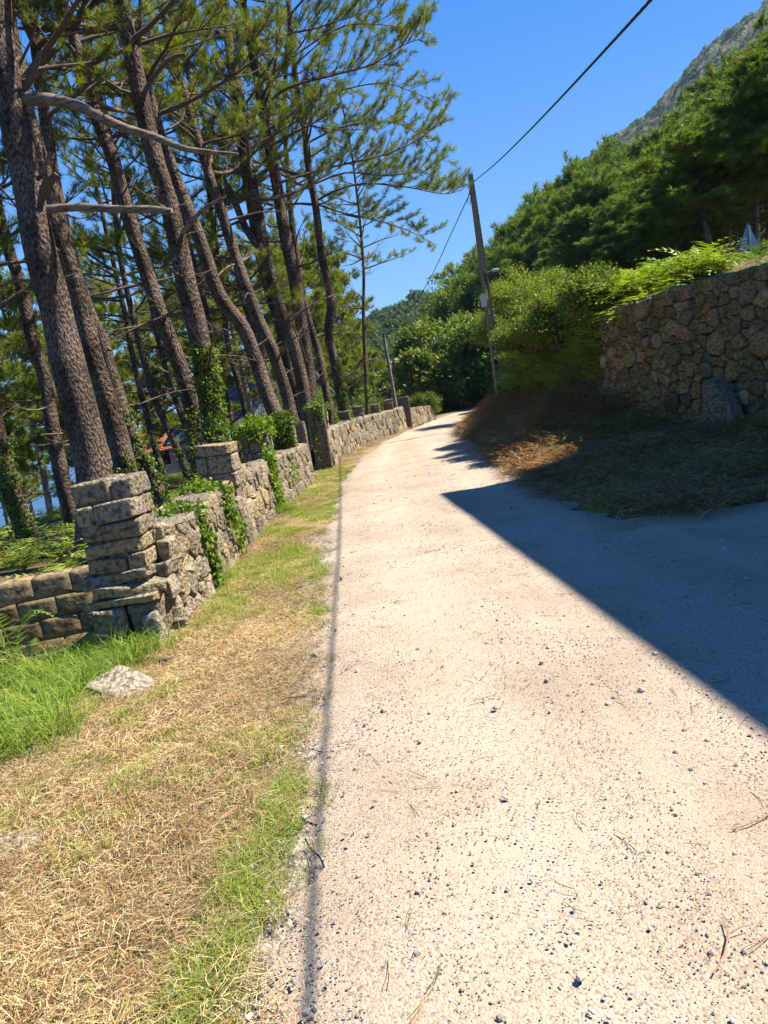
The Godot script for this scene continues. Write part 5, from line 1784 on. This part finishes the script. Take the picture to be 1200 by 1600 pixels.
func make_road_litter() -> void:
	var pm := pebble_mesh(1.0)
	var xf: Array[Transform3D] = []
	var cols := PackedColorArray()
	for q in 60000:
		var z := -1.1 - pow(rng.randf(), 2.1) * 16.0
		var le := lut(XL, z)
		var x := rr(le - 0.15, 3.2 if z > -6.8 else lut(XR, z) + 0.05)
		if rng.randf() < 0.12: x = le + rng.randfn(0.0, 0.12)
		var mid := (x - le) / 2.9
		if minf(absf(mid - 0.28), absf(mid - 0.8)) < 0.085 and rng.randf() < 0.5: continue
		var s := rr(0.0016, 0.0042)
		var u := rng.randf()
		if u > 0.972: s = rr(0.005, 0.010)
		if u > 0.9985: s = rr(0.012, 0.019)
		if nz2.get_noise_2d(x * 16 + 7, z * 16) > 0.16: s *= 1.35
		xf.push_back(Transform3D(Basis.from_euler(Vector3(rr(-0.4, 0.4), rr(0, TAU), rr(-0.4, 0.4))).scaled_local(Vector3(rr(0.8, 1.3), rr(0.7, 1.1), 1) * s), Vector3(x, land(x, z) + 0.012 + s * 0.2, z)))
		var g := rng.randf()
		cols.push_back(Color(0.50, 0.43, 0.35) if g < 0.45 else Color(0.38, 0.31, 0.26) if g < 0.7 else Color(0.58, 0.53, 0.46) if g < 0.93 else Color(0.27, 0.24, 0.22))
	for c in 16:   # loose grit swept together
		var cz := -2.0 - pow(rng.randf(), 1.5) * 8.0
		var cx := rr(0.3, 2.2) if c else 0.95
		if c == 0: cz = -4.1
		for q in 70:
			var x := cx + rng.randfn(0.0, 0.16)
			var z := cz + rng.randfn(0.0, 0.25)
			var s := rr(0.003, 0.0075)
			xf.push_back(Transform3D(Basis.from_euler(Vector3(rr(-0.4, 0.4), rr(0, TAU), rr(-0.4, 0.4))).scaled_local(Vector3(rr(0.8, 1.3), rr(0.7, 1.1), 1) * s), Vector3(x, land(x, z) + 0.012 + s * 0.2, z)))
			cols.push_back(Color(0.42, 0.36, 0.31).lerp(Color(0.60, 0.53, 0.45), rng.randf()))
	tag(scatter("gravel", pm, xf, cols), "loose gravel and grit on the lane", "gravel", "", "stuff")
	# fallen pine needles, joined in pairs
	var b := Buf.new()
	for k in 2:
		var p := Vector3.ZERO
		var a := 0.12 * k
		for s in 4:
			var d := Vector3(cos(a), 0, sin(a)) * 0.035
			var w := Vector3(-sin(a), 0, cos(a)) * 0.0011
			b.quad(p - w, p + w, p + d + w, p + d - w)
			b.quad(p - w + Vector3.DOWN * 0.002, p - w, p + d - w, p + d - w + Vector3.DOWN * 0.002)
			p += d + Vector3.UP * 0.002
			a += 0.10
	var nm := b.mesh(M.straw)
	xf = []
	cols = PackedColorArray()
	for q in 620:
		var z := -1.3 - pow(rng.randf(), 1.3) * 24.0
		var x := rr(lut(XL, z), 3.4 if z > -6.8 else lut(XR, z))
		if z < -8 and rng.randf() < 0.3: x = lut(XR, z) - absf(rng.randfn(0, 0.5))
		xf.push_back(Transform3D(Basis.from_euler(Vector3(0, rr(0, TAU), rr(-0.05, 0.05))).scaled_local(Vector3.ONE * rr(0.4, 0.95)), Vector3(x, land(x, z) + 0.021, z)))
		cols.push_back(Color(0.42, 0.25, 0.13).lerp(Color(0.58, 0.43, 0.24), rng.randf()) if rng.randf() < 0.8 else Color(0.22, 0.24, 0.07))
	tag(scatter("fallen_needles", nm, xf, cols), "pairs of fallen pine needles scattered over the lane", "litter", "", "stuff")
	# two larger twigs
	for s in [[1130, 1490, 0.9, "reddish forked twig lying on the sunny gravel"], [1180, 1290, 0.3, "short curved twig near the shadow edge on gravel"]]:
		var p := on_level(s[0], s[1])
		p.y = land(p.x, p.z) + 0.02
		var t := thing("twig", s[3], "twig", p)
		t.rotation.y = s[2]
		var tb := Buf.new()
		tube(tb, PackedVector3Array([Vector3(-0.1, 0, 0), Vector3(-0.03, 0.006, 0.012), Vector3(0.05, 0.004, 0.005), Vector3(0.1, 0.0, -0.02)]), PackedFloat32Array([0.0022, 0.0025, 0.0025, 0.002]), 5)
		put("stem", tb.mesh(M.red_twig), t)
		var t2 := Buf.new()
		tube(t2, PackedVector3Array([Vector3(0.05, 0.004, 0.005), Vector3(0.08, 0.012, 0.03), Vector3(0.1, 0.01, 0.05)]), PackedFloat32Array([0.002, 0.0018, 0.0014]), 5)
		put("side_shoot", t2.mesh(M.red_twig), t)
